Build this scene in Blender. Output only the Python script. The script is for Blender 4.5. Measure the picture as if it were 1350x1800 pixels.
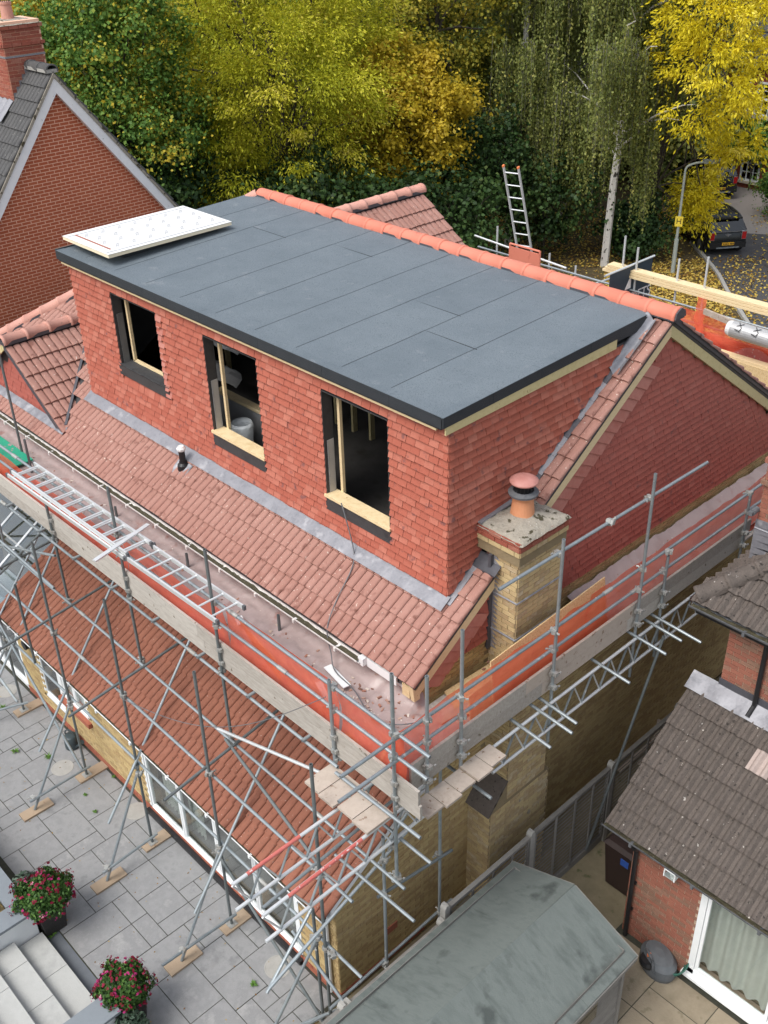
import bpy, math, random
import numpy as np
from mathutils import Matrix, Vector, noise as mnoise
random.seed(7); RNG = np.random.default_rng(11)
R = math.radians
sc = bpy.context.scene
for o in list(bpy.data.objects): bpy.data.objects.remove(o)
col = sc.collection

# ---------------------------------------------------------------- camera
CAM = Vector((7.8373, -8.3202, 14.4908))
FPX, PITCH, YAW, ROLL = 1845.0, R(31.85), R(-47.4), R(1.6)
_f = Vector((math.sin(YAW)*math.cos(PITCH), math.cos(YAW)*math.cos(PITCH), -math.sin(PITCH)))
_r = Vector((math.cos(YAW), -math.sin(YAW), 0)); _d = _f.cross(_r)
RI = math.cos(ROLL)*_r + math.sin(ROLL)*_d; DN = -math.sin(ROLL)*_r + math.cos(ROLL)*_d; FW = _f
cd = bpy.data.cameras.new('camera'); cam = bpy.data.objects.new('camera', cd); col.objects.link(cam)
cam.matrix_world = Matrix((( RI.x, -DN.x, -FW.x, CAM.x), (RI.y, -DN.y, -FW.y, CAM.y), (RI.z, -DN.z, -FW.z, CAM.z), (0, 0, 0, 1)))
cd.sensor_fit = 'VERTICAL'; cd.sensor_height = 24.0; cd.lens = FPX/1800*24.0; cd.clip_start = .1; cd.clip_end = 800
sc.camera = cam
def ray(u, v): return RI*((u-675)/FPX) + DN*((v-900)/FPX) + FW
def onA(u, v, ax, val):
    d = ray(u, v); return CAM + d*((val-CAM[ax])/d[ax])
def onX(u, v, x): return onA(u, v, 0, x)
def onY(u, v, y): return onA(u, v, 1, y)
def onZ(u, v, z): return onA(u, v, 2, z)
def at(u, v, dist):
    d = ray(u, v); return CAM + d*(dist/math.hypot(d.x, d.y))
def px(p):
    k = Vector(p)-CAM; w = k.dot(FW)
    if w < .1: return None
    return (675+FPX*k.dot(RI)/w, 900+FPX*k.dot(DN)/w, w)

# ---------------------------------------------------------------- light
SUN_EL, SUN_AZ = R(56), R(186)
w = bpy.data.worlds.new('World'); sc.world = w; w.use_nodes = True
nt = w.node_tree; nt.nodes.clear()
wo = nt.nodes.new('ShaderNodeOutputWorld'); bg = nt.nodes.new('ShaderNodeBackground'); sk = nt.nodes.new('ShaderNodeTexSky')
hs = nt.nodes.new('ShaderNodeHueSaturation'); hs.inputs['Saturation'].default_value = .42
sk.sky_type = 'NISHITA'; sk.sun_disc = False; sk.sun_elevation = SUN_EL; sk.sun_rotation = SUN_AZ
sk.air_density = 1.3; sk.dust_density = 3.0
nt.links.new(sk.outputs[0], hs.inputs['Color']); nt.links.new(hs.outputs[0], bg.inputs['Color'])
bg.inputs['Strength'].default_value = .15; nt.links.new(bg.outputs[0], wo.inputs['Surface'])
sl = bpy.data.lights.new('sun', 'SUN'); sl.energy = 1.5; sl.angle = R(32); sl.color = (1, .97, .92)
so = bpy.data.objects.new('sun', sl); col.objects.link(so)
sd = Vector((math.sin(SUN_AZ)*math.cos(SUN_EL), math.cos(SUN_AZ)*math.cos(SUN_EL), math.sin(SUN_EL)))
so.rotation_euler = sd.to_track_quat('Z', 'Y').to_euler(); so.location = (0, 0, 40)
vs = sc.view_settings; vs.view_transform = 'Standard'; vs.look = 'None'; vs.gamma = 1; vs.use_curve_mapping = False; vs.exposure = 0.65

# ---------------------------------------------------------------- materials
MATS = {}
def mat(name, cols, rough=.8, nscale=3.0, idw=.5, bump=0.0, bscale=40., metal=0.0, spots=None, spots2=None, spec=.4, streak=None, alpha=None, trans=None, contrast=1.0):
    """procedural: a ramp over (per-piece random, world noise); optional spot layers (scale, threshold, soft, colour)"""
    m = bpy.data.materials.new(name); m.use_nodes = True; MATS[name] = m
    t = m.node_tree; N = t.nodes; L = t.links; b = N['Principled BSDF']
    geo = N.new('ShaderNodeNewGeometry'); oi = N.new('ShaderNodeObjectInfo')
    ad = N.new('ShaderNodeMath'); ad.operation = 'ADD'; L.new(geo.outputs['Random Per Island'], ad.inputs[0]); L.new(oi.outputs['Random'], ad.inputs[1])
    fr = N.new('ShaderNodeMath'); fr.operation = 'FRACT'; L.new(ad.outputs[0], fr.inputs[0])
    no = N.new('ShaderNodeTexNoise'); no.inputs['Scale'].default_value = nscale; no.inputs['Detail'].default_value = 6; no.inputs['Roughness'].default_value = .65
    vec = geo.outputs['Position']
    if streak:
        mp = N.new('ShaderNodeMapping'); mp.inputs['Scale'].default_value = streak; L.new(vec, mp.inputs['Vector']); L.new(mp.outputs[0], no.inputs['Vector'])
    else: L.new(vec, no.inputs['Vector'])
    nr = N.new('ShaderNodeMapRange'); nr.inputs[1].default_value = .5-.22/contrast; nr.inputs[2].default_value = .5+.22/contrast; L.new(no.outputs['Fac'], nr.inputs[0])
    mx = N.new('ShaderNodeMix'); mx.data_type = 'FLOAT'; mx.inputs[0].default_value = idw; L.new(nr.outputs[0], mx.inputs[2]); L.new(fr.outputs[0], mx.inputs[3])
    rp = N.new('ShaderNodeValToRGB'); e = rp.color_ramp.elements
    while len(e) < len(cols): e.new(.5)
    for i, c in enumerate(cols): e[i].position = i/max(1, len(cols)-1); e[i].color = (*c, 1)
    L.new(mx.outputs[0], rp.inputs[0]); out = rp.outputs[0]
    for sp in (spots, spots2):
        if not sp: continue
        n2 = N.new('ShaderNodeTexNoise'); n2.inputs['Scale'].default_value = sp[0]; n2.inputs['Detail'].default_value = 4; L.new(vec, n2.inputs['Vector'])
        r2 = N.new('ShaderNodeMapRange'); r2.inputs[1].default_value = sp[1]; r2.inputs[2].default_value = sp[1]+sp[2]; L.new(n2.outputs['Fac'], r2.inputs[0])
        m2 = N.new('ShaderNodeMix'); m2.data_type = 'RGBA'; L.new(r2.outputs[0], m2.inputs[0]); L.new(out, m2.inputs[6]); m2.inputs[7].default_value = (*sp[3], 1); out = m2.outputs[2]
    L.new(out, b.inputs['Base Color'])
    b.inputs['Roughness'].default_value = rough; b.inputs['Metallic'].default_value = metal; b.inputs['Specular IOR Level'].default_value = spec
    if bump:
        n3 = N.new('ShaderNodeTexNoise'); n3.inputs['Scale'].default_value = bscale; n3.inputs['Detail'].default_value = 5; L.new(vec, n3.inputs['Vector'])
        bp = N.new('ShaderNodeBump'); bp.inputs['Strength'].default_value = min(1, bump); bp.inputs['Distance'].default_value = .02; L.new(n3.outputs['Fac'], bp.inputs['Height']); L.new(bp.outputs[0], b.inputs['Normal'])
    if trans:   # light passing through a leaf or thin sheet
        tr = N.new('ShaderNodeBsdfTranslucent'); L.new(out, tr.inputs['Color']); ms = N.new('ShaderNodeMixShader'); ms.inputs[0].default_value = trans
        L.new(b.outputs[0], ms.inputs[1]); L.new(tr.outputs[0], ms.inputs[2]); L.new(ms.outputs[0], N['Material Output'].inputs[0])
    if alpha is not None:
        tp = N.new('ShaderNodeBsdfTransparent'); ms = N.new('ShaderNodeMixShader'); ms.inputs[0].default_value = alpha
        src = N['Material Output'].inputs[0].links[0].from_socket
        L.new(tp.outputs[0], ms.inputs[1]); L.new(src, ms.inputs[2]); L.new(ms.outputs[0], N['Material Output'].inputs[0])
    return m
def glass(name, tint=(.92, .94, .93), refl=.35):
    m = bpy.data.materials.new(name); m.use_nodes = True; t = m.node_tree; N = t.nodes; L = t.links; N.remove(N['Principled BSDF'])
    g = N.new('ShaderNodeBsdfGlossy'); g.inputs['Roughness'].default_value = .03; tp = N.new('ShaderNodeBsdfTransparent'); tp.inputs[0].default_value = (*tint, 1)
    ge = N.new('ShaderNodeNewGeometry'); dt = N.new('ShaderNodeVectorMath'); dt.operation = 'DOT_PRODUCT'; L.new(ge.outputs['Incoming'], dt.inputs[0]); L.new(ge.outputs['Normal'], dt.inputs[1])
    ab = N.new('ShaderNodeMath'); ab.operation = 'ABSOLUTE'; L.new(dt.outputs['Value'], ab.inputs[0]); iv = N.new('ShaderNodeMath'); iv.operation = 'SUBTRACT'; iv.inputs[0].default_value = 1; L.new(ab.outputs[0], iv.inputs[1])
    pw = N.new('ShaderNodeMath'); pw.operation = 'POWER'; pw.inputs[1].default_value = 5; L.new(iv.outputs[0], pw.inputs[0])
    a = N.new('ShaderNodeMath'); a.operation = 'MULTIPLY_ADD'; a.use_clamp = True; a.inputs[1].default_value = .9; a.inputs[2].default_value = .04+refl*.25; L.new(pw.outputs[0], a.inputs[0])
    ms = N.new('ShaderNodeMixShader'); L.new(a.outputs[0], ms.inputs[0]); L.new(tp.outputs[0], ms.inputs[1]); L.new(g.outputs[0], ms.inputs[2]); L.new(ms.outputs[0], N['Material Output'].inputs[0])
    return m
def tonemat(name, cols, rough=.6, trans=.35):
    """leaf colours picked by the point attribute 'tone'"""
    m = bpy.data.materials.new(name); m.use_nodes = True; t = m.node_tree; N = t.nodes; L = t.links; b = N['Principled BSDF']
    at_ = N.new('ShaderNodeAttribute'); at_.attribute_name = 'tone'; rp = N.new('ShaderNodeValToRGB'); e = rp.color_ramp.elements
    while len(e) < len(cols): e.new(.5)
    for i, c in enumerate(cols): e[i].position = i/max(1, len(cols)-1); e[i].color = (*c, 1)
    L.new(at_.outputs['Fac'], rp.inputs[0]); L.new(rp.outputs[0], b.inputs['Base Color']); b.inputs['Roughness'].default_value = rough; b.inputs['Specular IOR Level'].default_value = .25
    tr = N.new('ShaderNodeBsdfTranslucent'); L.new(rp.outputs[0], tr.inputs['Color']); ms = N.new('ShaderNodeMixShader'); ms.inputs[0].default_value = trans
    L.new(b.outputs[0], ms.inputs[1]); L.new(tr.outputs[0], ms.inputs[2]); L.new(ms.outputs[0], N['Material Output'].inputs[0])
    return m
m_hang = mat('hanging tile clay', [(.30, .078, .050), (.37, .105, .068), (.335, .090, .058), (.42, .145, .100), (.31, .085, .058)], .8, 2.2, .68, .15, 60, spots=(7, .62, .08, (.20, .075, .065)), spots2=(45, .73, .03, (.55, .42, .38)))
m_hang2 = mat('gable tile clay', [(.28, .072, .055), (.34, .094, .070), (.31, .082, .062), (.37, .12, .092)], .6, 2.2, .65, .15, 60, spots=(6, .64, .08, (.2, .07, .06)))
m_pale = mat('pale cut tile', [(.37, .125, .095), (.44, .185, .15), (.35, .105, .08)], .8, 9, .6, .15, 60)
m_roof = mat('weathered pink concrete tile', [(.275, .135, .105), (.345, .185, .15), (.31, .157, .125), (.41, .24, .20)], .85, 2.0, .5, .3, 70, spots=(24, .675, .03, (.60, .50, .43)), spots2=(7, .60, .12, (.19, .085, .065)))
m_lean = mat('terracotta concrete tile', [(.195, .072, .045), (.25, .098, .062), (.22, .084, .053), (.285, .12, .08)], .85, 3, .5, .3, 70, spots=(24, .655, .05, (.085, .048, .038)), spots2=(34, .71, .02, (.55, .45, .40)))
m_nbroof = mat('grey brown lichen tile', [(.075, .063, .056), (.12, .10, .088), (.095, .079, .069), (.155, .132, .117)], .95, 9, .35, .7, 60, spots=(17, .645, .03, (.04, .034, .03)), spots2=(14, .70, .015, (.46, .43, .39)))
m_dkroof = mat('dark grey slate coloured tile', [(.050, .050, .052), (.085, .084, .084), (.065, .065, .067)], .9, 5, .4, .5, 60, spots=(30, .68, .03, (.3, .29, .27)))
m_ridge = mat('new orange ridge clay', [(.55, .165, .105), (.60, .20, .135), (.57, .18, .12)], .7, 3, .5, .12, 60, spots=(6, .65, .1, (.42, .12, .08)))
m_ridge_old = mat('weathered ridge tile', [(.48, .24, .19), (.53, .28, .225), (.44, .20, .15)], .85, 4, .4, .3, 60, spots=(28, .66, .03, (.2, .12, .1)))
m_felt = mat('grey roofing felt', [(.105, .131, .153), (.132, .160, .184), (.155, .185, .209)], .78, 1.3, .25, .5, 160, spots=(3.5, .64, .12, (.18, .205, .225)), spots2=(85, .55, .10, (.070, .086, .10)), spec=.35)
m_felt_edge = mat('black felt trim', [(.022, .028, .034), (.032, .038, .045)], .6, 6, .2, .4, 160)
m_lead = mat('lead flashing', [(.14, .145, .165), (.24, .242, .265), (.19, .192, .215)], .5, 7, .3, .35, 14, metal=.25, spots=(5, .60, .1, (.34, .34, .36)))
m_leadd = mat('dark lead', [(.055, .055, .065), (.10, .10, .115)], .5, 8, .3, .2, 20, metal=.2)
m_wood = mat('new sawn timber', [(.62, .47, .26), (.70, .56, .34), (.58, .43, .23)], .75, 9, .35, .1, 40, streak=(1, 1, 6), spots=(14, .72, .02, (.36, .22, .1)))
m_woodg = mat('treated green timber', [(.47, .39, .19), (.56, .48, .26), (.42, .345, .16)], .75, 9, .3, .1, 40, spots=(10, .72, .02, (.3, .22, .1)))
m_board = mat('weathered scaffold board', [(.26, .235, .205), (.35, .32, .285), (.46, .43, .39), (.30, .27, .235)], .9, 5, .55, .25, 40, streak=(1.2, 6, 6), spots=(9, .68, .04, (.16, .13, .10)))
m_sole = mat('tan sole board', [(.29, .215, .145), (.36, .275, .195), (.32, .24, .165)], .85, 6, .5, .2, 40, spots=(9, .64, .05, (.27, .18, .11)))
m_plank = mat('pale pinkish scaffold board', [(.32, .262, .215), (.44, .375, .32), (.37, .31, .258)], .85, 9, .55, .25, 40, contrast=1.4, spots=(13, .64, .04, (.22, .15, .11)))
m_osb = mat('strand board', [(.42, .27, .115), (.54, .38, .19), (.62, .47, .27), (.36, .215, .085)], .8, 34, .08, .2, 60, contrast=1.6)
m_galv = mat('galvanised tube', [(.22, .255, .275), (.34, .38, .40), (.28, .315, .335), (.18, .21, .225)], .42, 6, .55, .08, 60, metal=.55, spots=(12, .68, .05, (.55, .57, .58)))
m_galvd = mat('dull dark tube', [(.10, .12, .125), (.17, .19, .195), (.135, .155, .16)], .6, 6, .5, .1, 60, metal=.4)
m_alu = mat('aluminium', [(.62, .64, .65), (.74, .76, .77)], .36, 8, .4, .05, 60, metal=.45)
m_redpaint = mat('worn red paint', [(.42, .085, .075), (.50, .14, .12), (.46, .11, .09)], .6, 12, .3, spots=(16, .62, .06, (.6, .55, .53)))
m_coup = mat('zinc coupler', [(.28, .285, .28), (.42, .425, .41), (.20, .17, .14)], .55, 20, .5, metal=.5)
m_net = mat('red debris netting', [(.86, .13, .07), (.92, .19, .10), (.80, .10, .06)], .75, 2.5, .0, .2, 30, trans=.4, alpha=.72)
m_tarp = mat('dusty plastic sheet', [(.27, .205, .195), (.38, .305, .295), (.32, .25, .24)], .38, 1.6, .0, .25, 7, spots=(4, .62, .12, (.30, .175, .155)), spots2=(40, .70, .03, (.62, .56, .53)), spec=.5)
m_ybrick = mat('yellow stock brick', [(.40, .285, .125), (.50, .375, .185), (.44, .32, .15), (.36, .245, .115), (.53, .42, .235)], .9, 14, .72, .4, 90)
m_ymort = mat('sandy mortar', [(.20, .155, .09), (.25, .195, .115)], .95, 9, 0, .3, 60)
m_rbrick = mat('red orange brick', [(.37, .085, .038), (.45, .112, .050), (.41, .096, .043), (.50, .14, .066)], .88, 14, .7, .3, 90)
m_rmort = mat('pinkish mortar', [(.74, .44, .30), (.80, .50, .37)], .95, 9, 0, .2, 60)
m_nbrick = mat('mottled red brick', [(.235, .082, .055), (.31, .122, .082), (.27, .10, .068), (.21, .13, .09), (.36, .17, .12)], .9, 16, .72, .4, 90)
m_nmort = mat('pale mortar', [(.40, .30, .22), (.47, .36, .27)], .95, 9, 0, .2, 60)
m_chbrick = mat('weathered chimney brick', [(.42, .31, .15), (.50, .39, .21), (.36, .26, .14), (.55, .47, .33)], .9, 14, .7, .4, 90, spots=(9, .68, .04, (.3, .26, .2)))
m_chred = mat('red chimney band brick', [(.34, .10, .06), (.27, .075, .05), (.38, .17, .12)], .9, 16, .6, .4, 90)
m_qbrick = mat('terracotta brick', [(.36, .12, .07), (.30, .09, .055), (.40, .15, .09)], .85, 14, .6, .3, 60)
m_flaunch = mat('mossy cement', [(.24, .212, .17), (.32, .29, .242), (.20, .175, .138)], .97, 9, 0, .8, 30, spots=(9, .585, .05, (.06, .052, .03)), spots2=(30, .68, .03, (.6, .57, .5)))
m_pot = mat('clay chimney pot', [(.56, .235, .115), (.62, .28, .15)], .8, 8, 0, .1, 60)
m_cowl = mat('painted steel cowl', [(.42, .175, .145), (.49, .23, .20)], .55, 12, 0, .05, 60)
m_black = mat('black plastic', [(.012, .012, .013), (.02, .02, .022)], .4, 8, .2)
m_dark = mat('black membrane', [(.030, .030, .032), (.050, .050, .052), (.040, .040, .042)], .55, 5, 0, .3, 10)
m_white = mat('white upvc', [(.74, .77, .78), (.80, .82, .83)], .35, 6, .1)
m_whitep = mat('flaking white paint', [(.72, .72, .74), (.80, .80, .81)], .6, 6, .1, .1, 40, spots=(22, .70, .02, (.4, .38, .36)))
m_gutter = mat('grubby white gutter', [(.62, .60, .58), (.72, .70, .68)], .5, 8, 0, spots=(20, .66, .05, (.4, .36, .32)))
m_moss = mat('gutter silt and moss', [(.035, .030, .020), (.075, .065, .040), (.055, .060, .028)], 1, 30, 0, 1, 40, spots=(40, .68, .03, (.35, .33, .29)))
m_gutgrey = mat('black gutter gone grey', [(.05, .055, .06), (.12, .125, .135), (.08, .085, .09)], .6, 6, 0, .2, 40)
m_room = mat('grey insulation boards', [(.10, .10, .10), (.16, .16, .16)], .6, 3, 0)
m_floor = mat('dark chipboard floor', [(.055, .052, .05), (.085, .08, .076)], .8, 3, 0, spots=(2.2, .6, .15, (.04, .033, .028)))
m_foil = mat('silver foil board', [(.38, .38, .38), (.46, .46, .46)], .4, 4, 0, metal=.3)
m_bag = mat('clear plastic bag', [(.60, .64, .66), (.70, .74, .76)], .3, 12, 0, .6, 16, alpha=.75)
m_ins = mat('white faced insulation board', [(.66, .66, .65), (.71, .71, .70)], .5, 4, 0, spots=(60, .74, .02, (.5, .5, .52)))
m_insedge = mat('foam edge', [(.72, .62, .44), (.78, .69, .52)], .9, 12, 0)
m_slab = mat('riven grey patio slab', [(.19, .192, .197), (.26, .262, .265), (.225, .227, .231), (.305, .305, .303)], .9, 4, .38, .35, 120, contrast=1.5, spots=(140, .64, .05, (.16, .16, .165)), spots2=(2.2, .62, .15, (.235, .232, .23)))
m_joint = mat('dark slab joints', [(.03, .032, .024), (.06, .06, .045)], 1, 10, 0)
m_slate = mat('blue grey slate paving', [(.085, .095, .11), (.125, .138, .155), (.105, .115, .13)], .6, 5, .4, .2, 60)
m_coping = mat('grey sandstone coping', [(.135, .155, .175), (.185, .208, .228), (.16, .18, .20)], .7, 4, .4, .15, 60)
m_tread = mat('pale granite tread', [(.33, .335, .325), (.41, .415, .40), (.37, .375, .36)], .8, 8, .4, .25, 120, spots=(120, .64, .05, (.3, .3, .3)))
m_render = mat('white render', [(.68, .70, .70), (.74, .76, .76)], .85, 4, 0, .15, 60)
m_nslab = mat('stained concrete slab', [(.20, .165, .115), (.28, .235, .17), (.24, .20, .14)], .95, 4, .5, .4, 60, spots=(5, .6, .15, (.13, .115, .07)))
m_path = mat('mossy concrete path', [(.16, .135, .085), (.23, .195, .13)], .95, 4, 0, .4, 60, spots=(5, .6, .1, (.10, .105, .05)))
m_shedfelt = mat('green grey shed felt', [(.085, .102, .097), (.150, .172, .163), (.115, .135, .128)], .9, 2.4, .15, .6, 140, streak=(.6, 2.2, 1), spots=(150, .64, .05, (.11, .13, .125)), spots2=(2.6, .60, .12, (.070, .082, .078)))
m_fence = mat('silvered fence timber', [(.155, .150, .140), (.225, .215, .20), (.18, .172, .16), (.13, .122, .112)], .95, 6, .5, .4, 50, streak=(4, 1.5, 8))
m_conc = mat('concrete post', [(.28, .275, .255), (.36, .35, .33)], .95, 8, .2, .4, 60)
m_bin = mat('brown black bin', [(.030, .018, .016), (.042, .026, .023)], .5, 5, 0)
m_blue = mat('blue label', [(.03, .09, .36), (.04, .11, .42)], .5, 5, 0)
m_grey = mat('grey moulded plastic', [(.085, .095, .105), (.12, .13, .14)], .5, 8, 0)
m_green = mat('green hose', [(.015, .085, .06), (.02, .11, .08)], .4, 8, 0)
m_mix = mat('green mixing tray', [(.02, .30, .18), (.03, .36, .22)], .5, 5, 0, spots=(7, .6, .05, (.3, .28, .25)))
m_orange = mat('orange plastic', [(.75, .20, .06), (.80, .24, .09)], .45, 6, 0)
m_can = mat('dark teal watering can', [(.035, .05, .058), (.05, .068, .075)], .45, 8, 0)
m_cable = mat('grey cable', [(.11, .115, .125), (.15, .155, .165)], .5, 8, 0)
m_curtain = mat('pale curtain', [(.50, .53, .50), (.58, .61, .58)], .9, 5, .0)
m_bark = mat('dark bark', [(.045, .038, .030), (.085, .072, .058)], .95, 7, 0, .7, 30)
m_twig = mat('grey twigs', [(.16, .15, .13), (.24, .23, .20)], .9, 7, 0)
m_birch = mat('white birch bark', [(.52, .50, .47), (.66, .64, .61)], .85, 3, 0, .3, 30, streak=(2, 2, 9), spots=(6, .60, .04, (.05, .045, .04)))
m_soil = mat('woodland floor', [(.045, .036, .018), (.085, .062, .030), (.06, .058, .022)], 1, 1.5, 0, .6, 20, spots=(10, .58, .05, (.17, .12, .04)))
m_asph = mat('asphalt', [(.055, .054, .056), (.075, .073, .074)], .9, 3, 0, .4, 80, spots=(3, .62, .1, (.09, .085, .08)))
m_block = mat('block paving', [(.17, .155, .145), (.23, .21, .195), (.20, .182, .17)], .9, 3, .6, .3, 60)
m_carpaint = mat('dark grey metallic paint', [(.014, .016, .017), (.019, .021, .022)], .25, 3, 0, metal=.35, spec=.6)
m_carblk = mat('black car paint', [(.012, .012, .014), (.016, .016, .018)], .2, 3, 0, spec=.6)
m_tyre = mat('tyre', [(.012, .012, .012), (.02, .02, .02)], .8, 10, 0)
m_chrome = mat('chrome', [(.6, .6, .62), (.7, .7, .72)], .15, 5, 0, metal=.9)
m_tail = mat('red lamp lens', [(.35, .012, .012), (.42, .02, .02)], .2, 5, 0)
m_plate = mat('yellow plate', [(.80, .42, .02), (.84, .46, .03)], .4, 5, 0)
m_ink = mat('black print', [(.015, .015, .016), (.02, .02, .022)], .6, 5, 0)
m_inkg = mat('faint grey print', [(.26, .27, .30), (.32, .33, .36)], .6, 5, 0)
m_inkw = mat('white print', [(.78, .76, .76), (.8, .78, .78)], .6, 5, 0)
m_navy = mat('navy banner', [(.028, .045, .065), (.036, .055, .078)], .6, 5, 0)
m_lamp = mat('grey green lamp column', [(.30, .335, .31), (.36, .395, .37)], .6, 6, 0)
m_yellow = mat('hydrant yellow', [(.78, .60, .06), (.82, .64, .08)], .5, 6, 0)
m_wicker = mat('dark woven planter', [(.022, .020, .019), (.045, .042, .040)], .7, 40, 0, .5, 60)
m_stone = mat('stone sill', [(.46, .40, .31), (.52, .46, .36)], .9, 8, 0)
m_far = mat('deep red far brick', [(.22, .052, .034), (.28, .070, .045), (.25, .06, .04)], .9, 12, .6)
m_glass = glass('window glass'); m_glassd = glass('dark window glass', (.45, .5, .52), .7); m_glassc = glass('conservatory glass', (.72, .78, .80), .5); m_carglass = glass('car glass', (.10, .11, .12), .25)

# ---------------------------------------------------------------- mesh helpers
ROOT = {}
class MB:
    def __init__(s): s.v = []; s.f = []
    def add(s, vs, fs):
        n = len(s.v); s.v += [tuple(p) for p in vs]; s.f += [tuple(i+n for i in f) for f in fs]; return s
    def hexa(s, p): return s.add(p, [(3, 2, 1, 0), (4, 5, 6, 7), (0, 1, 5, 4), (1, 2, 6, 5), (2, 3, 7, 6), (3, 0, 4, 7)])
    def box(s, x0, x1, y0, y1, z0, z1): return s.hexa([(x0, y0, z0), (x1, y0, z0), (x1, y1, z0), (x0, y1, z0), (x0, y0, z1), (x1, y0, z1), (x1, y1, z1), (x0, y1, z1)])
    def obox(s, c, a, b, d):
        c, a, b, d = map(Vector, (c, a, b, d)); return s.hexa([c-a-b-d, c+a-b-d, c+a+b-d, c-a+b-d, c-a-b+d, c+a-b+d, c+a+b+d, c-a+b+d])
    def beam(s, p, q, wd, ht, up=(0, 0, 1)):
        p, q = Vector(p), Vector(q); a = (q-p)/2; n = a.normalized(); u = Vector(up); b = n.cross(u).normalized(); d = b.cross(n)
        return s.obox((p+q)/2, a, b*wd/2, d*ht/2)
    def prism(s, poly, ext):
        n = len(poly); e = Vector(ext); vs = [Vector(p) for p in poly]; vs = vs+[p+e for p in vs]
        return s.add(vs, [tuple(range(n))[::-1], tuple(range(n, 2*n))]+[(i, (i+1) % n, (i+1) % n+n, i+n) for i in range(n)])
    def tube(s, p, q, r, n=8, r2=None, caps=True):
        p, q = Vector(p), Vector(q); d = (q-p).normalized(); a = d.orthogonal().normalized(); b = d.cross(a); r2 = r if r2 is None else r2
        cs = [(math.cos(2*math.pi*i/n), math.sin(2*math.pi*i/n)) for i in range(n)]
        vs = [p+(a*c+b*t)*r for c, t in cs]+[q+(a*c+b*t)*r2 for c, t in cs]
        fs = [(i, (i+1) % n, (i+1) % n+n, i+n) for i in range(n)]
        if caps: fs += [tuple(range(n))[::-1], tuple(range(n, 2*n))]
        return s.add(vs, fs)
    def pipe(s, p, q, r=.0242, n=10, wall=.006):      # open hollow tube
        p, q = Vector(p), Vector(q); d = (q-p).normalized(); a = d.orthogonal().normalized(); b = d.cross(a); L = min(.12, (q-p).length/2)
        cs = [(math.cos(2*math.pi*i/n), math.sin(2*math.pi*i/n)) for i in range(n)]
        rings = [(p+d*L, r-wall), (p, r-wall), (p, r), (q, r), (q, r-wall), (q-d*L, r-wall)]
        vs = [c+(a*x+b*y)*rr for c, rr in rings for x, y in cs]
        fs = [(k*n+i, k*n+(i+1) % n, (k+1)*n+(i+1) % n, (k+1)*n+i) for k in range(5) for i in range(n)]
        fs += [tuple(range(n))[::-1], tuple(range(5*n, 6*n))]
        return s.add(vs, fs)
    def path(s, pts, r, n=6):
        for a, b in zip(pts[:-1], pts[1:]): s.tube(a, b, r, n)
        return s
    def lathe(s, c, prof, n=20):
        c = Vector(c); vs = []; fs = []
        for r, z in prof: vs += [c+Vector((r*math.cos(2*math.pi*i/n), r*math.sin(2*math.pi*i/n), z)) for i in range(n)]
        for k in range(len(prof)-1): fs += [(k*n+i, k*n+(i+1) % n, (k+1)*n+(i+1) % n, (k+1)*n+i) for i in range(n)]
        fs += [tuple(range(n))[::-1], tuple(range((len(prof)-1)*n, len(prof)*n))]
        return s.add(vs, fs)
    def grid(s, fn, nu, nv, th=None):
        vs = [fn(i/nu, j/nv) for j in range(nv+1) for i in range(nu+1)]
        fs = [(j*(nu+1)+i, j*(nu+1)+i+1, (j+1)*(nu+1)+i+1, (j+1)*(nu+1)+i) for j in range(nv) for i in range(nu)]
        return s.add(vs, fs)
    def mesh(s, name):
        me = bpy.data.meshes.new(name); me.from_pydata(s.v, [], s.f); me.update(); return me
    def build(s, name, m, parent=None, smooth=False, label=None, cat=None, group=None, kind=None):
        me = s.mesh(name); me.materials.append(m)
        if smooth: me.polygons.foreach_set('use_smooth', [True]*len(me.polygons))
        return link(bpy.data.objects.new(name, me), parent, label, cat, group, kind)
def link(o, parent=None, label=None, cat=None, group=None, kind=None):
    col.objects.link(o)
    if parent is not None:
        o.parent = parent
        if parent.name in ROOT: o.matrix_parent_inverse = Matrix.Translation(-ROOT[parent.name])
    for k, v in (('label', label), ('category', cat), ('group', group), ('kind', kind)):
        if v: o[k] = v
    return o
def thing(name, loc, label, cat, group=None):
    o = bpy.data.objects.new(name, None); o.empty_display_size = .2; link(o, None, label, cat, group); o.location = loc; ROOT[o.name] = Vector(loc); return o
def bx(name, m, parent, *c, **k): return MB().box(*c).build(name, m, parent, **k)
class Pieces:
    """alike pieces: the 300 that show largest become objects sharing one mesh, the rest one 'stuff' part"""
    def __init__(s, name, rest, parent, m, tmpl, limit=300):
        s.name, s.rest, s.parent, s.m, s.limit = name, rest, parent, m, limit; s.me = tmpl.mesh(name); s.me.materials.append(m); s.L = []
        s.tv = np.array(tmpl.v); s.tf = tmpl.f
    def put(s, mtx): s.L.append(mtx)
    def done(s):
        def key(M):
            q = px(M.translation)
            if q is None or not (-30 < q[0] < 1380 and -30 < q[1] < 1830): return 1e6+(q[2] if q else 0)
            return q[2]
        s.L.sort(key=key)
        for M in s.L[:s.limit]:
            o = bpy.data.objects.new(s.name, s.me); link(o, s.parent); o.matrix_basis = M
        rest = s.L[s.limit:]
        if rest:
            mb = MB(); nv = len(s.tv); V = []; F = []
            for i, M in enumerate(rest):
                A = np.array(M); V.append(s.tv@A[:3, :3].T+A[:3, 3]); F += [tuple(k+i*nv for k in f) for f in s.tf]
            me = bpy.data.meshes.new(s.rest); me.from_pydata(np.concatenate(V).tolist(), [], F); me.materials.append(s.m); me.update()
            link(bpy.data.objects.new(s.rest, me), s.parent, kind='stuff')
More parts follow.
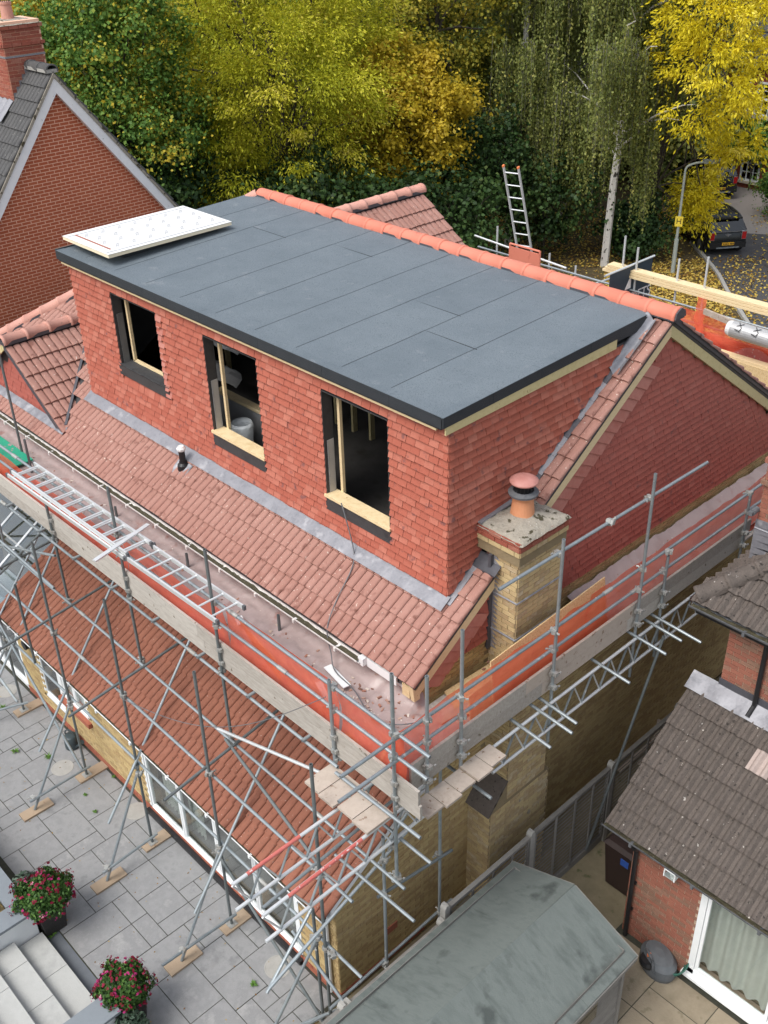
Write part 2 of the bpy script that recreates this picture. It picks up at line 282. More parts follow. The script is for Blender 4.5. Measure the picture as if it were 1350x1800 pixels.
def frame(o, U, V, N, sx=1., sy=1., sz=1.):
    return Matrix(((U[0]*sx, V[0]*sy, N[0]*sz, o[0]), (U[1]*sx, V[1]*sy, N[1]*sz, o[1]), (U[2]*sx, V[2]*sy, N[2]*sz, o[2]), (0, 0, 0, 1)))
# templates: bricks are 1 long (scaled), .065 high; x along, y up, z out
BRICK = MB().add([(0, 0, -.03), (1, 0, -.03), (1, .065, -.03), (0, .065, -.03), (.0, .0, .010), (1, 0, .010), (1, .065, .010), (0, .065, .010)], [(4, 5, 6, 7), (0, 1, 5, 4), (1, 2, 6, 5), (2, 3, 7, 6), (3, 0, 4, 7)])
def brickwork(P, o, U, N, width, z0, z1, keep=None, course=.075, bl=.225, phase=0, jt=.01, dp=1.):
    o, U, N = Vector(o), Vector(U), Vector(N); Zv = Vector((0, 0, 1)); k = 0; z = z0
    while z+course*.6 < z1:
        u = -bl*.5 if (k+phase) % 2 else 0.
        while u < width-.02:
            a, b = max(u, 0)+jt/2, min(u+bl, width)-jt/2; u += bl
            if b-a < .04: continue
            if keep and not keep((a+b)/2, z+course/2): continue
            j = random.uniform(-.002, .002)
            P.put(frame(o+U*a+Zv*(z+jt/2)+N*j, U, Zv, N, b-a, (course-jt)/.065, dp))
        z += course; k += 1
TILE = MB().add([(0, 0, .020), (1, 0, .020), (1, 0, .036), (0, 0, .036), (0, .145, -.022), (1, .145, -.022), (1, .145, -.006), (0, .145, -.006)], [(0, 3, 2, 1), (3, 7, 6, 2), (0, 4, 7, 3), (1, 2, 6, 5), (4, 5, 6, 7)])
GAUGE, TW = .114, .166
def hanging(P, o, U, N, width, z0, z1, keep=None, holes=()):
    o, U, N = Vector(o), Vector(U), Vector(N); Zv = Vector((0, 0, 1)); k = 0; z = z0
    while z < z1-.03:
        u = -TW*.5 if k % 2 else 0.
        while u < width-.01:
            a, b = max(u, 0)+.0025, min(u+TW, width)-.0025; u += TW
            if b-a < .025: continue
            if keep and not keep((a+b)/2, z+.05): continue
            segs = [(a, b)]
            for h0, h1, hz0, hz1 in holes:
                if hz0 < z+.06 < hz1: segs = [q for a_, b_ in segs for q in ((a_, min(b_, h0)), (max(a_, h1), b_)) if q[1]-q[0] > .02]
            if not segs: continue
            a, b = segs[0]
            j = random.uniform(-.003, .004); zz = random.uniform(-.003, .003)
            h = min(1., (z1-z)/.125)
            P.put(frame(o+U*a+Zv*(z+zz)+N*j, U, Zv, N, b-a, h, 1))
        z += GAUGE; k += 1
def romantile(w=.30, L=.42, g=.345, rolls=2, rh=.034, th=.02, flat=.40):
    xs = []; 
    for r in range(rolls):
        x0 = w/rolls*r; pw = w/rolls
        pr_ = ((0, 0), (flat, 0), (flat+.10, .45), (flat+.2, .85), (flat+.32, 1), (flat+.44, .85), (.97, .1)) if flat else ((.0 if r else .035, -.5 if r else .1), (.045, .35), (.12, .75), (.3, .97), (.5, 1), (.7, .95), (.86, .72), (.94, .35))
        for t, h in pr_: xs.append((x0+pw*min(t, .985), h*rh))
    xs.append((w*(.985 if not flat else 1), 0)); n = len(xs); v = []
    for x, h in xs: v.append((x, 0, h+th+.016))
    for x, h in xs: v.append((x, L, h+.0))
    for x, h in xs: v.append((x, 0, h+th*.45))
    f = [(i, i+1, n+i+1, n+i) for i in range(n-1)]+[(2*n+i, 2*n+i+1, i+1, i) for i in range(n-1)]+[(0, n, 2*n), (n-1, 3*n-1, 2*n-1)]
    return MB().add(v, f)
ROMAN = romantile(rh=.036, th=.028, flat=0)
def tiling(P, o, U, V, ncol, nrow, keep, tw=.30, g=.345, half=False):
    o, U, V = Vector(o), Vector(U).normalized(), Vector(V).normalized(); N = U.cross(V)
    for r in range(nrow):
        for c in range(ncol):
            off = tw*.5 if (half and r % 2) else 0
            p = o+U*(c*tw+off)+V*(r*g); q = p+U*tw*.5+V*g*.5
            if not keep(q): continue
            jj = random.uniform(-.004, .004)
            M = frame(p+N*random.uniform(0, .004)+V*jj, U, V, N)
            P.put(M @ Matrix.Rotation(random.uniform(-.006, .006), 4, 'Z'))
def text(body, size, m, parent, M, name='lettering', ext=.002, align='CENTER'):
    c = bpy.data.curves.new(name, 'FONT'); c.body = body; c.size = size; c.extrude = ext; c.align_x = align; c.align_y = 'CENTER'
    t = bpy.data.objects.new(name, c); col.objects.link(t); dg = bpy.context.evaluated_depsgraph_get()
    me = bpy.data.meshes.new_from_object(t.evaluated_get(dg)); bpy.data.objects.remove(t); me.materials.clear(); me.materials.append(m); me.transform(M)
    return link(bpy.data.objects.new(name, me), parent)
def nz(x, y, z=0., s=1.): return mnoise.noise(Vector((x*s, y*s, z*s)))

# ================================================================ GROUND
def sheet(name, m, x0, x1, y0, y1, z): return MB().add([(x0, y0, z), (x1, y0, z), (x1, y1, z), (x0, y1, z)], [(0, 1, 2, 3)]).build(name, m, kind='structure')
sheet('ground', m_soil, -300, 250, -150, 400, -.012)
# patio: real slabs over a dark bed, laid in a random three-size pattern
patio = sheet('patio', m_joint, -13, .25, -4.96, -2.5, -.004)
MOD = .30
def slabfield(parent, x0, x1, y0, y1, m, mod, sizes, skip=None, th=.03, z=0.0, seed=1):
    rr = random.Random(seed); nx, ny = int(round((x1-x0)/mod)), int(round((y1-y0)/mod)); occ = [[False]*ny for _ in range(nx)]
    P = Pieces('slab', 'small_slabs', parent, m, MB().box(0, 1, 0, 1, -th, .001))
    for j in range(ny):
        for i in range(nx):
            if occ[i][j]: continue
            opts = sizes[:]; rr.shuffle(opts)
            for a, b in opts+[(1, 1)]:
                if i+a <= nx and j+b <= ny and all(not occ[i+k][j+l] for k in range(a) for l in range(b)): break
            for k in range(a):
                for l in range(b): occ[i+k][j+l] = True
            X0, Y0 = x0+i*mod, y0+j*mod
            if skip and skip(X0+a*mod/2, Y0+b*mod/2): continue
            M = frame((X0+.007, Y0+.007, z+rr.uniform(-.001, .004)), (1, 0, 0), (0, 1, 0), (0, 0, 1), a*mod-.014, b*mod-.014)
            P.put(M)
    P.done()
slabfield(patio, -12.1, .2, -4.95, -2.55, m_slab, MOD, [(2, 2), (3, 2), (2, 2), (2, 1), (3, 2), (2, 3), (1, 1), (1, 2)], seed=5)
patio2 = sheet('lower_patio', m_joint, -1.3, 1.3, -8.5, -4.96, -.004)
slabfield(patio2, -1.25, 1.25, -8.4, -4.95, m_slab, MOD, [(2, 2), (3, 2), (2, 1), (2, 3), (1, 1)], seed=8)
patio3 = sheet('left_patio', m_joint, -13, -3.95, -5.2, -4.96, -.003)
side = sheet('side_path', m_path, .3, 2.4, -6, 9.5, -.002)
npat = sheet('neighbour_patio', m_joint, 2.4, 9, -6, 1.6, -.001)
slabfield(npat, 2.45, 8.0, -2.2, 1.45, m_nslab, .45, [(2, 2), (2, 1), (1, 2), (2, 2)], th=.03, z=.004, seed=3)
# slate strip and steps rising to the upper garden
strip = MB().box(-3.85, -1.75, -5.2, -4.965, -.02, .003).build('slate_path_edge', m_slate, kind='structure')
steps = sheet('steps', m_joint, -3.85, -1.75, -6.9, -5.2, -.001)
for k in range(4):
    z1 = .17*(k+1); y1 = -5.2-.44*k
    bx('riser_block', m_conc, steps, -3.85, -1.75, y1-.44, y1-.02, 0, z1-.035)
    xs = [-3.85, -3.05, -2.2, -1.75] if k % 2 == 0 else [-3.85, -3.4, -2.6, -1.75]
    for a, b in zip(xs[:-1], xs[1:]): bx('tread_slab', m_tread, steps, a+.004, b-.004, y1-.46, y1, z1-.035, z1)
bed = MB().box(-14, -3.9, -12, -5.5, -.01, .55).build('raised_garden_bed', m_soil, kind='structure')
def garden_wall(label, xa, xb, y0, y1, parts):
    g = thing('garden_wall', ((xa+xb)/2, y1, 0), label, 'wall')
    w_ = bx('wall', m_render, g, xa+.03, xb-.03, y0, y1-.03, 0, .70)
    for a in parts: bx('coping_stone', m_coping, g, *a, .70, .75)
    return g
gw = garden_wall('white rendered wall with grey coping left of the steps', -4.12, -3.85, -8, -5.2, [(-4.16, -3.8, -5.83, -5.15), (-4.16, -3.8, -6.6, -5.836), (-4.16, -3.8, -8, -6.606)])
bx('wall', m_render, gw, -13, -4.13, -5.47, -5.26, 0, .70)
for i in range(10): bx('coping_stone', m_coping, gw, -13+.883*i+.003, -13+.883*(i+1)-.003, -5.52, -5.22, .70, .75)
garden_wall('white rendered wall with grey coping right of the steps', -1.75, -1.45, -8, -5.2, [(-1.8, -1.4, -5.9, -5.15), (-1.8, -1.4, -6.7, -5.906), (-1.8, -1.4, -8, -6.706)])
# tufts of weed in the joints
for i, (u, v, s) in enumerate(((28, 1322, .10), (85, 1332, .10), (168, 1427, .06), (92, 1645, .09), (446, 1732, .08), (5, 1245, .09), (150, 1398, .05), (200, 1366, .05))):
    p = onZ(u, v, 0); mb = MB()
    for k in range(26):
        a = random.uniform(0, 6.28); r = s*random.uniform(.4, 1.1); h = s*random.uniform(.2, .7); wd = .012
        q = p+Vector((math.cos(a)*r, math.sin(a)*r, h)); t = Vector((-math.sin(a), math.cos(a), 0))*wd
        mb.add([p, p*.5+q*.5+t+Vector((0, 0, .02)), q, p*.5+q*.5-t+Vector((0, 0, .02))], [(0, 1, 2, 3)])
    mb.build('weed_tuft', MATS.get('weed') or mat('weed', [(.06, .14, .02), (.12, .24, .04)], .7, 20, .3, trans=.2), None, label=['green weed tuft by the left slabs near the drain cover', 'green weed tuft beside the round drain cover', 'tiny weed between slabs below the patio wall', 'weed sprouting on the slate strip by the planter', 'weed between slabs under the corner trusses', 'weed at the left edge of the patio', 'tiny weed by the raker foot', 'small weed near the brick wall foot'][i], cat='weed', group='weeds in the patio joints')
# drain covers
for u, v, lab in ((110, 1350, 'round concrete drain cover under the scaffold standard'), (488, 1700, 'round drain cover by the house corner'), (12, 1215, 'round drain cover at the left edge of the patio'), (240, 1426, 'faint round cover set in the slabs beside the patio doors')):
    p = onZ(u, v, 0); d = MB().lathe((p.x, p.y, .002), [(.21, 0), (.21, .006), (.19, .008), (.185, .004), (.02, .005)], 24).build('drain_cover', m_conc, None, label=lab, cat='drain cover')

# ================================================================ THE HOUSE
RS = .69; RC = math.cos(math.atan(RS)); RSN = math.sin(math.atan(RS))
def roofz(y): return RS*y+5.93            # top of the tile bed, front slope
YR, ZR = 4.27, RS*4.27+5.93
house = thing('loft_house', (-6, 3, 0), 'brick house with red tile-hung loft dormer under a grey felt flat roof', 'house')
shell = MB()
shell.box(-14.1, .255, -.75, 9.3, 0, 5.0)
shell.prism([(.245, -.74, 5.0), (.245, 9.3, 5.0), (.245, YR, ZR-.2), (.245, -.74, 5.2)], (-.2, 0, 0))
wall = shell.build('wall', m_ymort, house)
rs = MB()   # roof carcass below the tiles, left of the dormer, eaves strip and rear slope
def slab3(mb, p, th=.12): mb.prism([Vector(q) for q in p], (0, 0, -th))
E0 = -1.0
slab3(rs, [(-14.4, -.95, roofz(-.95)), (.33, -.95, roofz(-.95)), (.33, .05, roofz(.05)), (-13.35, .05, roofz(.05))])
slab3(rs, [(-13.35, .05, roofz(.05)), (-9.25, .05, roofz(.05)), (-9.25, YR, ZR), (-9.13, YR, ZR)])
slab3(rs, [(-.02, .05, roofz(.05)), (.33, .05, roofz(.05)), (.33, YR, ZR), (-.02, YR, ZR)])
slab3(rs, [(.33, YR, ZR), (.33, 9.6, ZR-RS*(9.6-YR)), (-14.4, 9.6, ZR-RS*(9.6-YR)), (-9.1, YR, ZR)])
slab3(rs, [(-9.13, YR, ZR), (-14.4, 9.6, ZR-RS*(9.6-YR)), (-14.4, E0, roofz(E0))])
roof = rs.build('roof', m_dark, house)
# --- roof tiles
GX, GY = -11.1, -.66                        # small gable standing on the left of the roof
def in_gablet(x, y): return y > GY and abs(x-GX) < 1.78-.0*(y-GY) and (roofz(y) < 6.72-RS*abs(x-GX))
def keep_front(q):
    x, y = q.x, q.y
    if not (-14.3 < x < .36 and E0-.1 < y < YR): return False
    if x < -9.13 and (x+9.13) < -(YR-y)*1.0: return False
    if in_gablet(x, y): return False
    if y > .02 and -9.28 < x < .08: return False
    return True
PT = Pieces('roof_tile', 'roof_tiles', roof, m_roof, ROMAN)
tiling(PT, (.375-.30*49, -.995, roofz(-.995)), (1, 0, 0), (0, RC, RSN), 49, 18, keep_front)
tiling(PT, (.375, 9.65, ZR-RS*(9.65-YR)), (-1, 0, 0), (0, -RC, RSN), 2, 18, lambda q: q.y > YR+.02)
PT.done()
# --- ridge and hip tiles
def ridge_mesh(L=.45, r=.125):
    mb = MB(); n = 8
    for k, (y, rr) in enumerate(((0, r+.006), (.05, r+.006), (.06, r), (L, r-.004))):
        pass
    rings = [(0, r+.010), (.055, r+.010), (.06, r), (L, r-.003)]
    vs = []
    for y, rr in rings:
        for i in range(n+1):
            a = math.pi*(-.08+1.16*i/n); vs.append((math.cos(a)*rr*1.12, y, math.sin(a)*rr-.035))
    for i in range(n+1):
        a = math.pi*(-.08+1.16*i/n); vs.append((math.cos(a)*(r-.02)*1.12, 0, math.sin(a)*(r-.02)-.035))
    m = n+1; fs = [(k*m+i, k*m+i+1, (k+1)*m+i+1, (k+1)*m+i) for k in range(3) for i in range(n)]+[(4*m+i, 4*m+i+1, i+1, i) for i in range(n)]
    return MB().add(vs, fs)
RIDGE = ridge_mesh()
def ridge_run(parent, p, q, m, name='ridge_tile', bedm=None, pitch=.45):
    p, q = Vector(p), Vector(q); n = max(1, round((q-p).length/pitch)); D = (q-p)/n; V = D.normalized(); U = V.cross(Vector((0, 0, 1))).normalized(); N = U.cross(V)
    me = RIDGE.mesh(name); me.materials.append(m); me.polygons.foreach_set('use_smooth', [True]*len(me.polygons))
    for k in range(n):
        o = link(bpy.data.objects.new(name, me), parent); o.matrix_basis = frame(p+D*k+N*random.uniform(-.004, .004), U, V, N, 1, D.length/.45*1.0, 1)@Matrix.Rotation(random.uniform(-.012, .012), 4, 'Z')
    if bedm: MB().beam(p-N*.05, q-N*.05, .27, .07, N).build('mortar_bed', bedm, parent)
RZ = ZR+.075
ridge_run(roof, (.42, YR, RZ), (-9.2, YR, RZ), m_ridge, 'ridge_tile', m_leadd)
MB().prism([(.425, YR-.13, RZ-.05), (.425, YR+.13, RZ-.05), (.425, YR+.11, RZ+.04), (.425, YR, RZ+.10), (.425, YR-.11, RZ+.04)], (.02, 0, 0)).build('ridge_end_cap', m_leadd, roof)
ridge_run(roof, (-14.3, E0+.1, roofz(E0)+.12), (-9.25, YR-.05, ZR+.06), m_ridge_old, 'hip_tile', m_leadd)
# --- eaves: fascia, soffit box, gutter full of silt
bx('fascia', m_white, house, -14.2, -.05, -.93, -.905, 5.05, 5.24)
bx('soffit', m_white, house, -14.2, .24, -.9, -.76, 5.01, 5.05)
def gutter(parent, xa, xb, y, z, r=.062, m=None, fill=None, nb=0):
    n = 8; mb = MB(); vs = []
    for x in (xa, xb):
        for rr in (r, r-.013):
            for i in range(n+1):
                a = math.pi+math.pi*i/n; vs.append((x, y+math.cos(a)*rr, z+math.sin(a)*rr))
    m1 = n+1; fs = []
    for i in range(n): fs += [(i, i+1, 2*m1+i+1, 2*m1+i), (m1+i+1, m1+i, 3*m1+i, 3*m1+i+1), (i, m1+i, m1+i+1, i+1), (2*m1+i, 2*m1+i+1, 3*m1+i+1, 3*m1+i)]
    fs += [(0, 2*m1, 3*m1, m1), (n, m1+n, 3*m1+n, 2*m1+n)]
    g = MB().add(vs, fs).build('gutter', m or m_gutter, parent)
    if fill:
        L = int((xb-xa)/.08)
        MB().grid(lambda u, v: (xa+.02+(xb-xa-.04)*u, y-.05+.10*v, z-.018+.028*nz(u*L*.5, v*3, 3)+.012*nz(u*L*1.7, v*7, 9)), L, 4).build('gutter_silt', fill, g, kind='stuff')
    for k in range(nb):
        x = xa+(k+.5)*(xb-xa)/nb; MB().obox((x, y, z-.048), (.02, 0, 0), (0, r+.010, 0), (0, 0, .030)).build('gutter_bracket', m or m_gutter, g)
    return g
gutter(house, -14.2, -.62, -1.075, 5.215, .062, m_gutter, m_moss, 15)
bx('gutter_joint_box', m_white, house, -.66, -.56, -1.07, -.93, 5.12, 5.24)
bx('white_fascia_offcut', m_white, house, -.56, .02, -1.0, -.975, 5.09, 5.23)
bx('rafter_end', m_wood, house, .10, .24, -.965, -.80, 4.98, 5.18)
# --- verge (right gable edge): bargeboard with dark trim
for sgn, y0_, lab in ((1, -1.0, 'front'), (-1, 9.55, 'rear')):
    z0_ = ZR-RS*abs(YR-y0_); a = Vector((.30, y0_, z0_)); b = Vector((.30, YR, ZR)); n = Vector((0, -RSN*sgn, RC))
    MB().prism([a-n*.24, a-n*.02, b-Vector((0, 0, .025)), b-Vector((0, 0, .29))], (.028, 0, 0)).build('bargeboard', m_woodg if sgn < 0 else m_wood, house)
    MB().prism([a-n*.05, a+n*.032, b+Vector((0, 0, .04)), b-Vector((0, 0, .06))], (.045, 0, 0)).build('verge_trim', m_leadd, house)
    MB().prism([Vector((.255, *p[1:])) for p in (a-n*.24, a-n*.05, b-Vector((0, 0, .06)), b-Vector((0, 0, .29)))], (.045, 0, 0)).build('verge_soffit', m_woodg, house)
MB().prism([(.26, -.99, 5.22), (.26, -.86, 5.28), (.26, -.86, 4.97), (.26, -.96, 4.97)], (.07, 0, 0)).build('barge_foot', m_wood, house)
# --- gable: tile hanging
GZ0 = 5.19; XG = .262
def gkeep(u, z):
    y = u-.74
    zt = ZR-.30-RS*abs(y-YR)
    m_ = .27
    return z+.02 < zt-.02 and not (.58 < y < 1.52 and z < 7.0)
PG = Pieces('hanging_tile', 'gable_tile_hanging', wall, m_hang2, TILE, 160)
hanging(PG, (XG, -.74, 0), (0, 1, 0), (1, 0, 0), 10.0, GZ0, ZR, gkeep); PG.done()
# slanted cut tiles following the verges
for sgn in (1,):
    n_ = int((YR+.9)/RC/.20); dv_ = Vector((0, sgn*RC, RSN)); ev = Vector((0, sgn*math.cos(R(27)), -math.sin(R(27))))
    for k in range(n_):
        A = Vector((0, YR-sgn*(YR+.78) if sgn == 1 else YR+(YR+.78), 0)); A.z = ZR-.285-RS*abs(YR-A.y)
        A = A+dv_*(.20*k); A2 = A+dv_*.205
        if sgn*(YR-A2.y) < .28 or A.z < GZ0-.12 or A.y > 9.0: continue
        if .30 < A.y+.15*sgn < 1.56 and A.z < 7.1: continue
        w_ = min(.34, sgn*(YR-A.y)*.8); B, B2 = A+ev*w_, A2+ev*w_
        pts = [Vector((XG+.066, A.y, A.z)), Vector((XG+.066, B.y, B.z)), Vector((XG+.046, B2.y, B2.z)), Vector((XG+.046, A2.y, A2.z))]
        MB().hexa([p-Vector((.016, 0, 0)) for p in pts]+pts).build('cut_verge_tile', m_pale if sgn == 1 else m_hang2, wall)
# --- brick walls of the house
PB = Pieces('brick', 'brickwork', wall, m_ybrick, BRICK)
brickwork(PB, (.255, -.745, 0), (0, 1, 0), (1, 0, 0), 9.4, 0.0, 5.19, lambda u, z: not (.3 < u-.745 < 1.62 and z < 2.3) and not (.6 < u-.745 < 1.5))
# chimney breast and its tiled shoulder
cb = MB().box(.25, .715, .60, 1.50, 2.2, 6.9).box(.25, .715, .24, 1.62, 0, 2.2); chim = cb.build('chimney', m_ymort, house)
MB().prism([(.25, .24, 2.2), (.25, .60, 2.2), (.25, .60, 2.62)], (.465, 0, 0)).build('chimney_shoulder', m_ymort, chim)
for k in range(3):
    a = Vector((.24, .20+.125*k, 2.17+.145*k)); MB().obox(a+Vector((.245, .06, .10)), (.25, 0, 0), (0, .085, .10), (0, -.012, .010)).build('shoulder_tile', m_nbroof, chim)
PC = Pieces('chimney_brick', 'chimney_brickwork', chim, m_chbrick, BRICK)
brickwork(PC, (.715, .60, 0), (0, 1, 0), (1, 0, 0), .90, 2.25, 6.60)
brickwork(PC, (.25, .60, 0), (1, 0, 0), (0, -1, 0), .465, 2.625, 6.60, phase=1)
brickwork(PC, (.715, .24, 0), (0, 1, 0), (1, 0, 0), 1.38, 0, 2.2)
brickwork(PC, (.25, .24, 0), (1, 0, 0), (0, -1, 0), .465, 0, 2.2, phase=1)
PC.done()
PR = Pieces('band_brick', 'band_bricks', chim, m_chred, BRICK)
for z, m_, pr in ((6.60, 0, .02), (6.675, 1, .02), (6.75, 0, .05), (6.825, 1, .05), (6.90, 1, .05)):
    tgt = PR if (m_ == 1) else None
    P_ = PR if m_ else (globals().setdefault('PW', Pieces('pale_brick', 'pale_bricks', chim, m_chbrick, BRICK)))
    brickwork(P_, (.715+pr, .60-pr, 0), (0, 1, 0), (1, 0, 0), .90+2*pr, z, z+.076, phase=int(z*13.3) % 2)
    brickwork(P_, (.05-pr, .60-pr, 0), (1, 0, 0), (0, -1, 0), .665+2*pr, z, z+.076, phase=int(z*13.3+1) % 2)
PR.done(); PW.done()
bx('oversailing_core', m_ymort, chim, .02, .755, .56, 1.54, 6.6, 6.97)
fl = MB()
def flz(u, v): 
    e = min(u, 1-u, v, 1-v)
    return (-.03+.83*u+.008*nz(u*9, v*9), .535+1.03*v+.008*nz(v*9, u*9, 4), 6.975+.10*min(1, e*2.6)+.02*nz(u*7, v*7, 2)-(.03 if e < .03 else 0))
fl.grid(flz, 26, 30).build('cement_flaunching', m_flaunch, chim, smooth=True)
pot = MB().lathe((.36, 1.06, 7.0), [(.175, 0), (.165, .05), (.140, .27), (.135, .28), (.135, .37), (.11, .37)], 24).build('chimney_pot', m_pot, chim, smooth=False)
MB().lathe((.36, 1.06, 7.33), [(.142, 0), (.142, .02), (.20, .03), (.205, .06), (.14, .09), (.13, .07)], 24).build('cowl_collar', m_gutgrey, pot)
cw = MB()
for i in range(16):
    a = i*math.pi/8; cw.tube((.36+.125*math.cos(a), 1.06+.125*math.sin(a), 7.40), (.36+.125*math.cos(a), 1.06+.125*math.sin(a), 7.55), .006, 5)
cw.lathe((.36, 1.06, 7.38), [(.10, 0), (.10, .17)], 16); cw.build('cowl_mesh', m_black, pot)
MB().lathe((.36, 1.06, 7.53), [(.18, 0), (.195, .02), (.19, .035), (.12, .075), (.02, .085)], 24).build('cowl_cap', m_cowl, pot, smooth=True)
# lead behind and beside the stack: apron, soakers with zig-zag edge
MB().prism([(-.02, .55, 6.98), (.10, .53, 7.0), (.10, 1.5, 7.06), (-.02, 1.5, 7.06)], (0, 0, .02)).build('lead_apron', m_lead, chim)
for s_, z in ((.60, 0),):
    for k in range(24):
        z = 5.02+.075*k
        if z > 6.55: break
        MB().prism([(.262, .588, z), (.262, .588, z+.075), (.30, .588, z+.075), (.40, .588, z+.010)], (0, -.006, 0)).build('lead_soaker', m_lead, chim)
MB().box(.256, .30, .52, .60, 5.0, 6.6).build('lead_upstand', m_leadd, chim)
MB().path([(.733, .58, 5.98), (.733, 1.52, 5.98)], .014).path([(.24, .582, 5.98), (.735, .582, 5.98)], .014).build('lead_drip', m_lead, chim)
MB().path([(.733, .58, 5.36), (.733, 1.52, 5.36)], .016).path([(.24, .582, 5.36), (.735, .582, 5.36)], .016).build('lead_drip', m_lead, chim)
# --- lead at the dormer foot and beside the verge strip
def wavy(mb, p, q, wd, dirv, up, n=60, amp=.01):
    p, q, d, u = Vector(p), Vector(q), Vector(dirv), Vector(up)
    mb.grid(lambda a, b: p.lerp(q, a)+d*(wd*b)+u*(amp*nz(a*n*.35, b*2, 1)+amp*.7*math.sin(a*n*2.2)*(b)), n*3, 3); return mb
mb = MB(); wavy(mb, (-9.35, .0, roofz(0)+.125), (.06, .0, roofz(0)+.125), .23, (0, -RC, -RSN), (0, -RSN, RC), 60, .012); mb.build('lead_flashing', m_lead, house, smooth=True)
MB().hexa([(-.03, -.06, roofz(-.06)+.075), (.11, -.06, roofz(-.06)+.075), (.11, .62, roofz(.62)+.075), (-.03, .62, roofz(.62)+.075), (-.03, -.06, roofz(-.06)+.095), (.11, -.06, roofz(-.06)+.09), (.11, .62, roofz(.62)+.09), (-.03, .62, roofz(.62)+.095)]).build('lead_flashing', m_lead, house)
MB().hexa([(-.03, .46, roofz(.46)+.07), (.42, .46, roofz(.46)+.075), (.42, .64, roofz(.64)+.075), (-.03, .64, roofz(.64)+.075)]+[(-.03, .46, roofz(.46)+.1), (.43, .46, roofz(.46)+.1), (.43, .64, roofz(.64)+.12), (-.03, .64, roofz(.64)+.12)]).build('lead_saddle', m_leadd, house)
for k in range(9):
    y0, y1 = 1.5+.27*k, 1.5+.27*(k+1)+.03
    MB().hexa([(-.02, y0, roofz(y0)+.06), (.095, y0, roofz(y0)+.06), (.095, y1, roofz(y1)+.055), (-.02, y1, roofz(y1)+.055), (-.02, y0, roofz(y0)+.11), (.095, y0, roofz(y0)+.078), (.095, y1, roofz(y1)+.07), (-.02, y1, roofz(y1)+.10)]).build('lead_gutter_piece', m_lead if k % 3 else m_leadd, house)
mb = MB(); mb.grid(lambda a, b: (.02-.06+.24*b, 3.25+.85*a, roofz(3.25+.85*a)+.12+.05*math.sin(b*7)+.02*nz(a*5, b*5)), 12, 8); mb.build('lead_saddle', m_lead, house, smooth=True)

# ================================================================ DORMER
DZ0, DZ1 = 5.95, 8.56
dorm = MB()
WINS = [(-7.94, -6.55, 6.84, 8.34), (-5.22, -3.87, 6.45, 8.33), (-2.41, -1.07, 6.42, 8.32)]
def front_panel(mb, y0, y1):
    xs = [-9.28]+[v for w_ in WINS for v in w_[:2]]+[-.01]
    for i in range(len(xs)-1):
        if i % 2 == 0: mb.box(xs[i], xs[i+1], y0, y1, DZ0-.1, DZ1+.1)
        else:
            w_ = WINS[i//2]; mb.box(xs[i], xs[i+1], y0, y1, DZ0-.1, w_[2]); mb.box(xs[i], xs[i+1], y0, y1, w_[3], DZ1+.1)
front_panel(dorm, .015, .16)
dorm.prism([(-.01, .16, 5.95), (-.01, 4.2, 8.6), (-.01, .16, 8.66)], (-.14, 0, 0)).prism([(-9.28, .16, 5.95), (-9.28, 4.2, 8.6), (-9.28, .16, 8.66)], (.14, 0, 0))
dw = dorm.build('dormer_wall', m_dark, house)
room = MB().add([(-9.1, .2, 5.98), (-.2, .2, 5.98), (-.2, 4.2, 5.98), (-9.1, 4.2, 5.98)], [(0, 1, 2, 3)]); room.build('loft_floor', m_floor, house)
bx('loft_rear_lining', m_room, house, -9.1, -.2, 4.0, 4.05, 5.98, 8.6)
for xx in (-8.3, -6.2, -5.95, -5.5, -5.05, -4.6, -4.15): bx('timber_stud', m_woodg, house, xx, xx+.05, 2.4, 2.5, 5.98, 8.55)
bx('foil_partition', m_foil, house, -6.4, -4.3, .90, .95, 5.985, 6.68); bx('partition_plate', m_wood, house, -6.4, -4.3, .86, 1.0, 6.68, 6.74)
for k, zz in enumerate((6.6, 7.2, 7.7)): MB().grid(lambda u, v: (-8.8+2.4*u, 1.3+.1*k+.15*math.sin(v*3)+.05*nz(u*9, v*5, k), zz+.35*v+.03*nz(u*7, v*3, k+4)), 24, 6).build('sagging_insulation', m_foil if k == 1 else m_room, house)
MB().path([(-1.25+.3*math.sin(t*1.3)*(.4+t/14)-.1*t*.6, .5+.22*t, 6.0) for t in [k*.25 for k in range(44)]], .012, 5).path([(-1.5+.22*math.cos(t), .62+.16*math.sin(t), 6.02) for t in [k*.5 for k in range(14)]], .012, 5).build('floor_cable', m_black, house)
# window openings: dark reveals, timber frame, sills
for i, (a, b, z0, z1) in enumerate(WINS):
    wf = MB().box(a, a+.012, -.02, .16, z0, z1).box(b-.012, b, -.02, .16, z0, z1).box(a, b, -.02, .16, z1-.012, z1).build('window_opening', m_dark, house, label=['left window opening with black membrane sill', 'middle window opening with timber sill', 'right window opening with timber sill'][i])
    bx('timber_post', m_wood, wf, a+.10, a+.15, .17, .22, z0+.22, z1); bx('timber_post', m_wood, wf, b-.10, b-.05, .17, .22, z0+.22, z1)
    bx('jamb_board', m_foil if i else m_room, wf, a+.014, a+.022, .03, .15, z0+.2, z0+1.1)
    if i: bx('timber_sill', m_wood, wf, a-.02, b+.02, -.055, .17, z0+.20, z0+.245)
    else: MB().grid(lambda u, v: (a-.02+(b-a+.04)*u, -.05+.23*v, z0+.19+.012*nz(u*6, v*4)+.02*v), 20, 4).build('membrane_sill', m_dark, wf); bx('timber_plate', m_wood, wf, a+.1, b-.02, .17, .23, z0+.19, z0+.24)
    bx('membrane_apron', m_dark, wf, a-.02-.06*(i == 0), b+.02+.1*(i == 0), -.028, .01, z0-.02, z0+.20)
bg_ = MB()
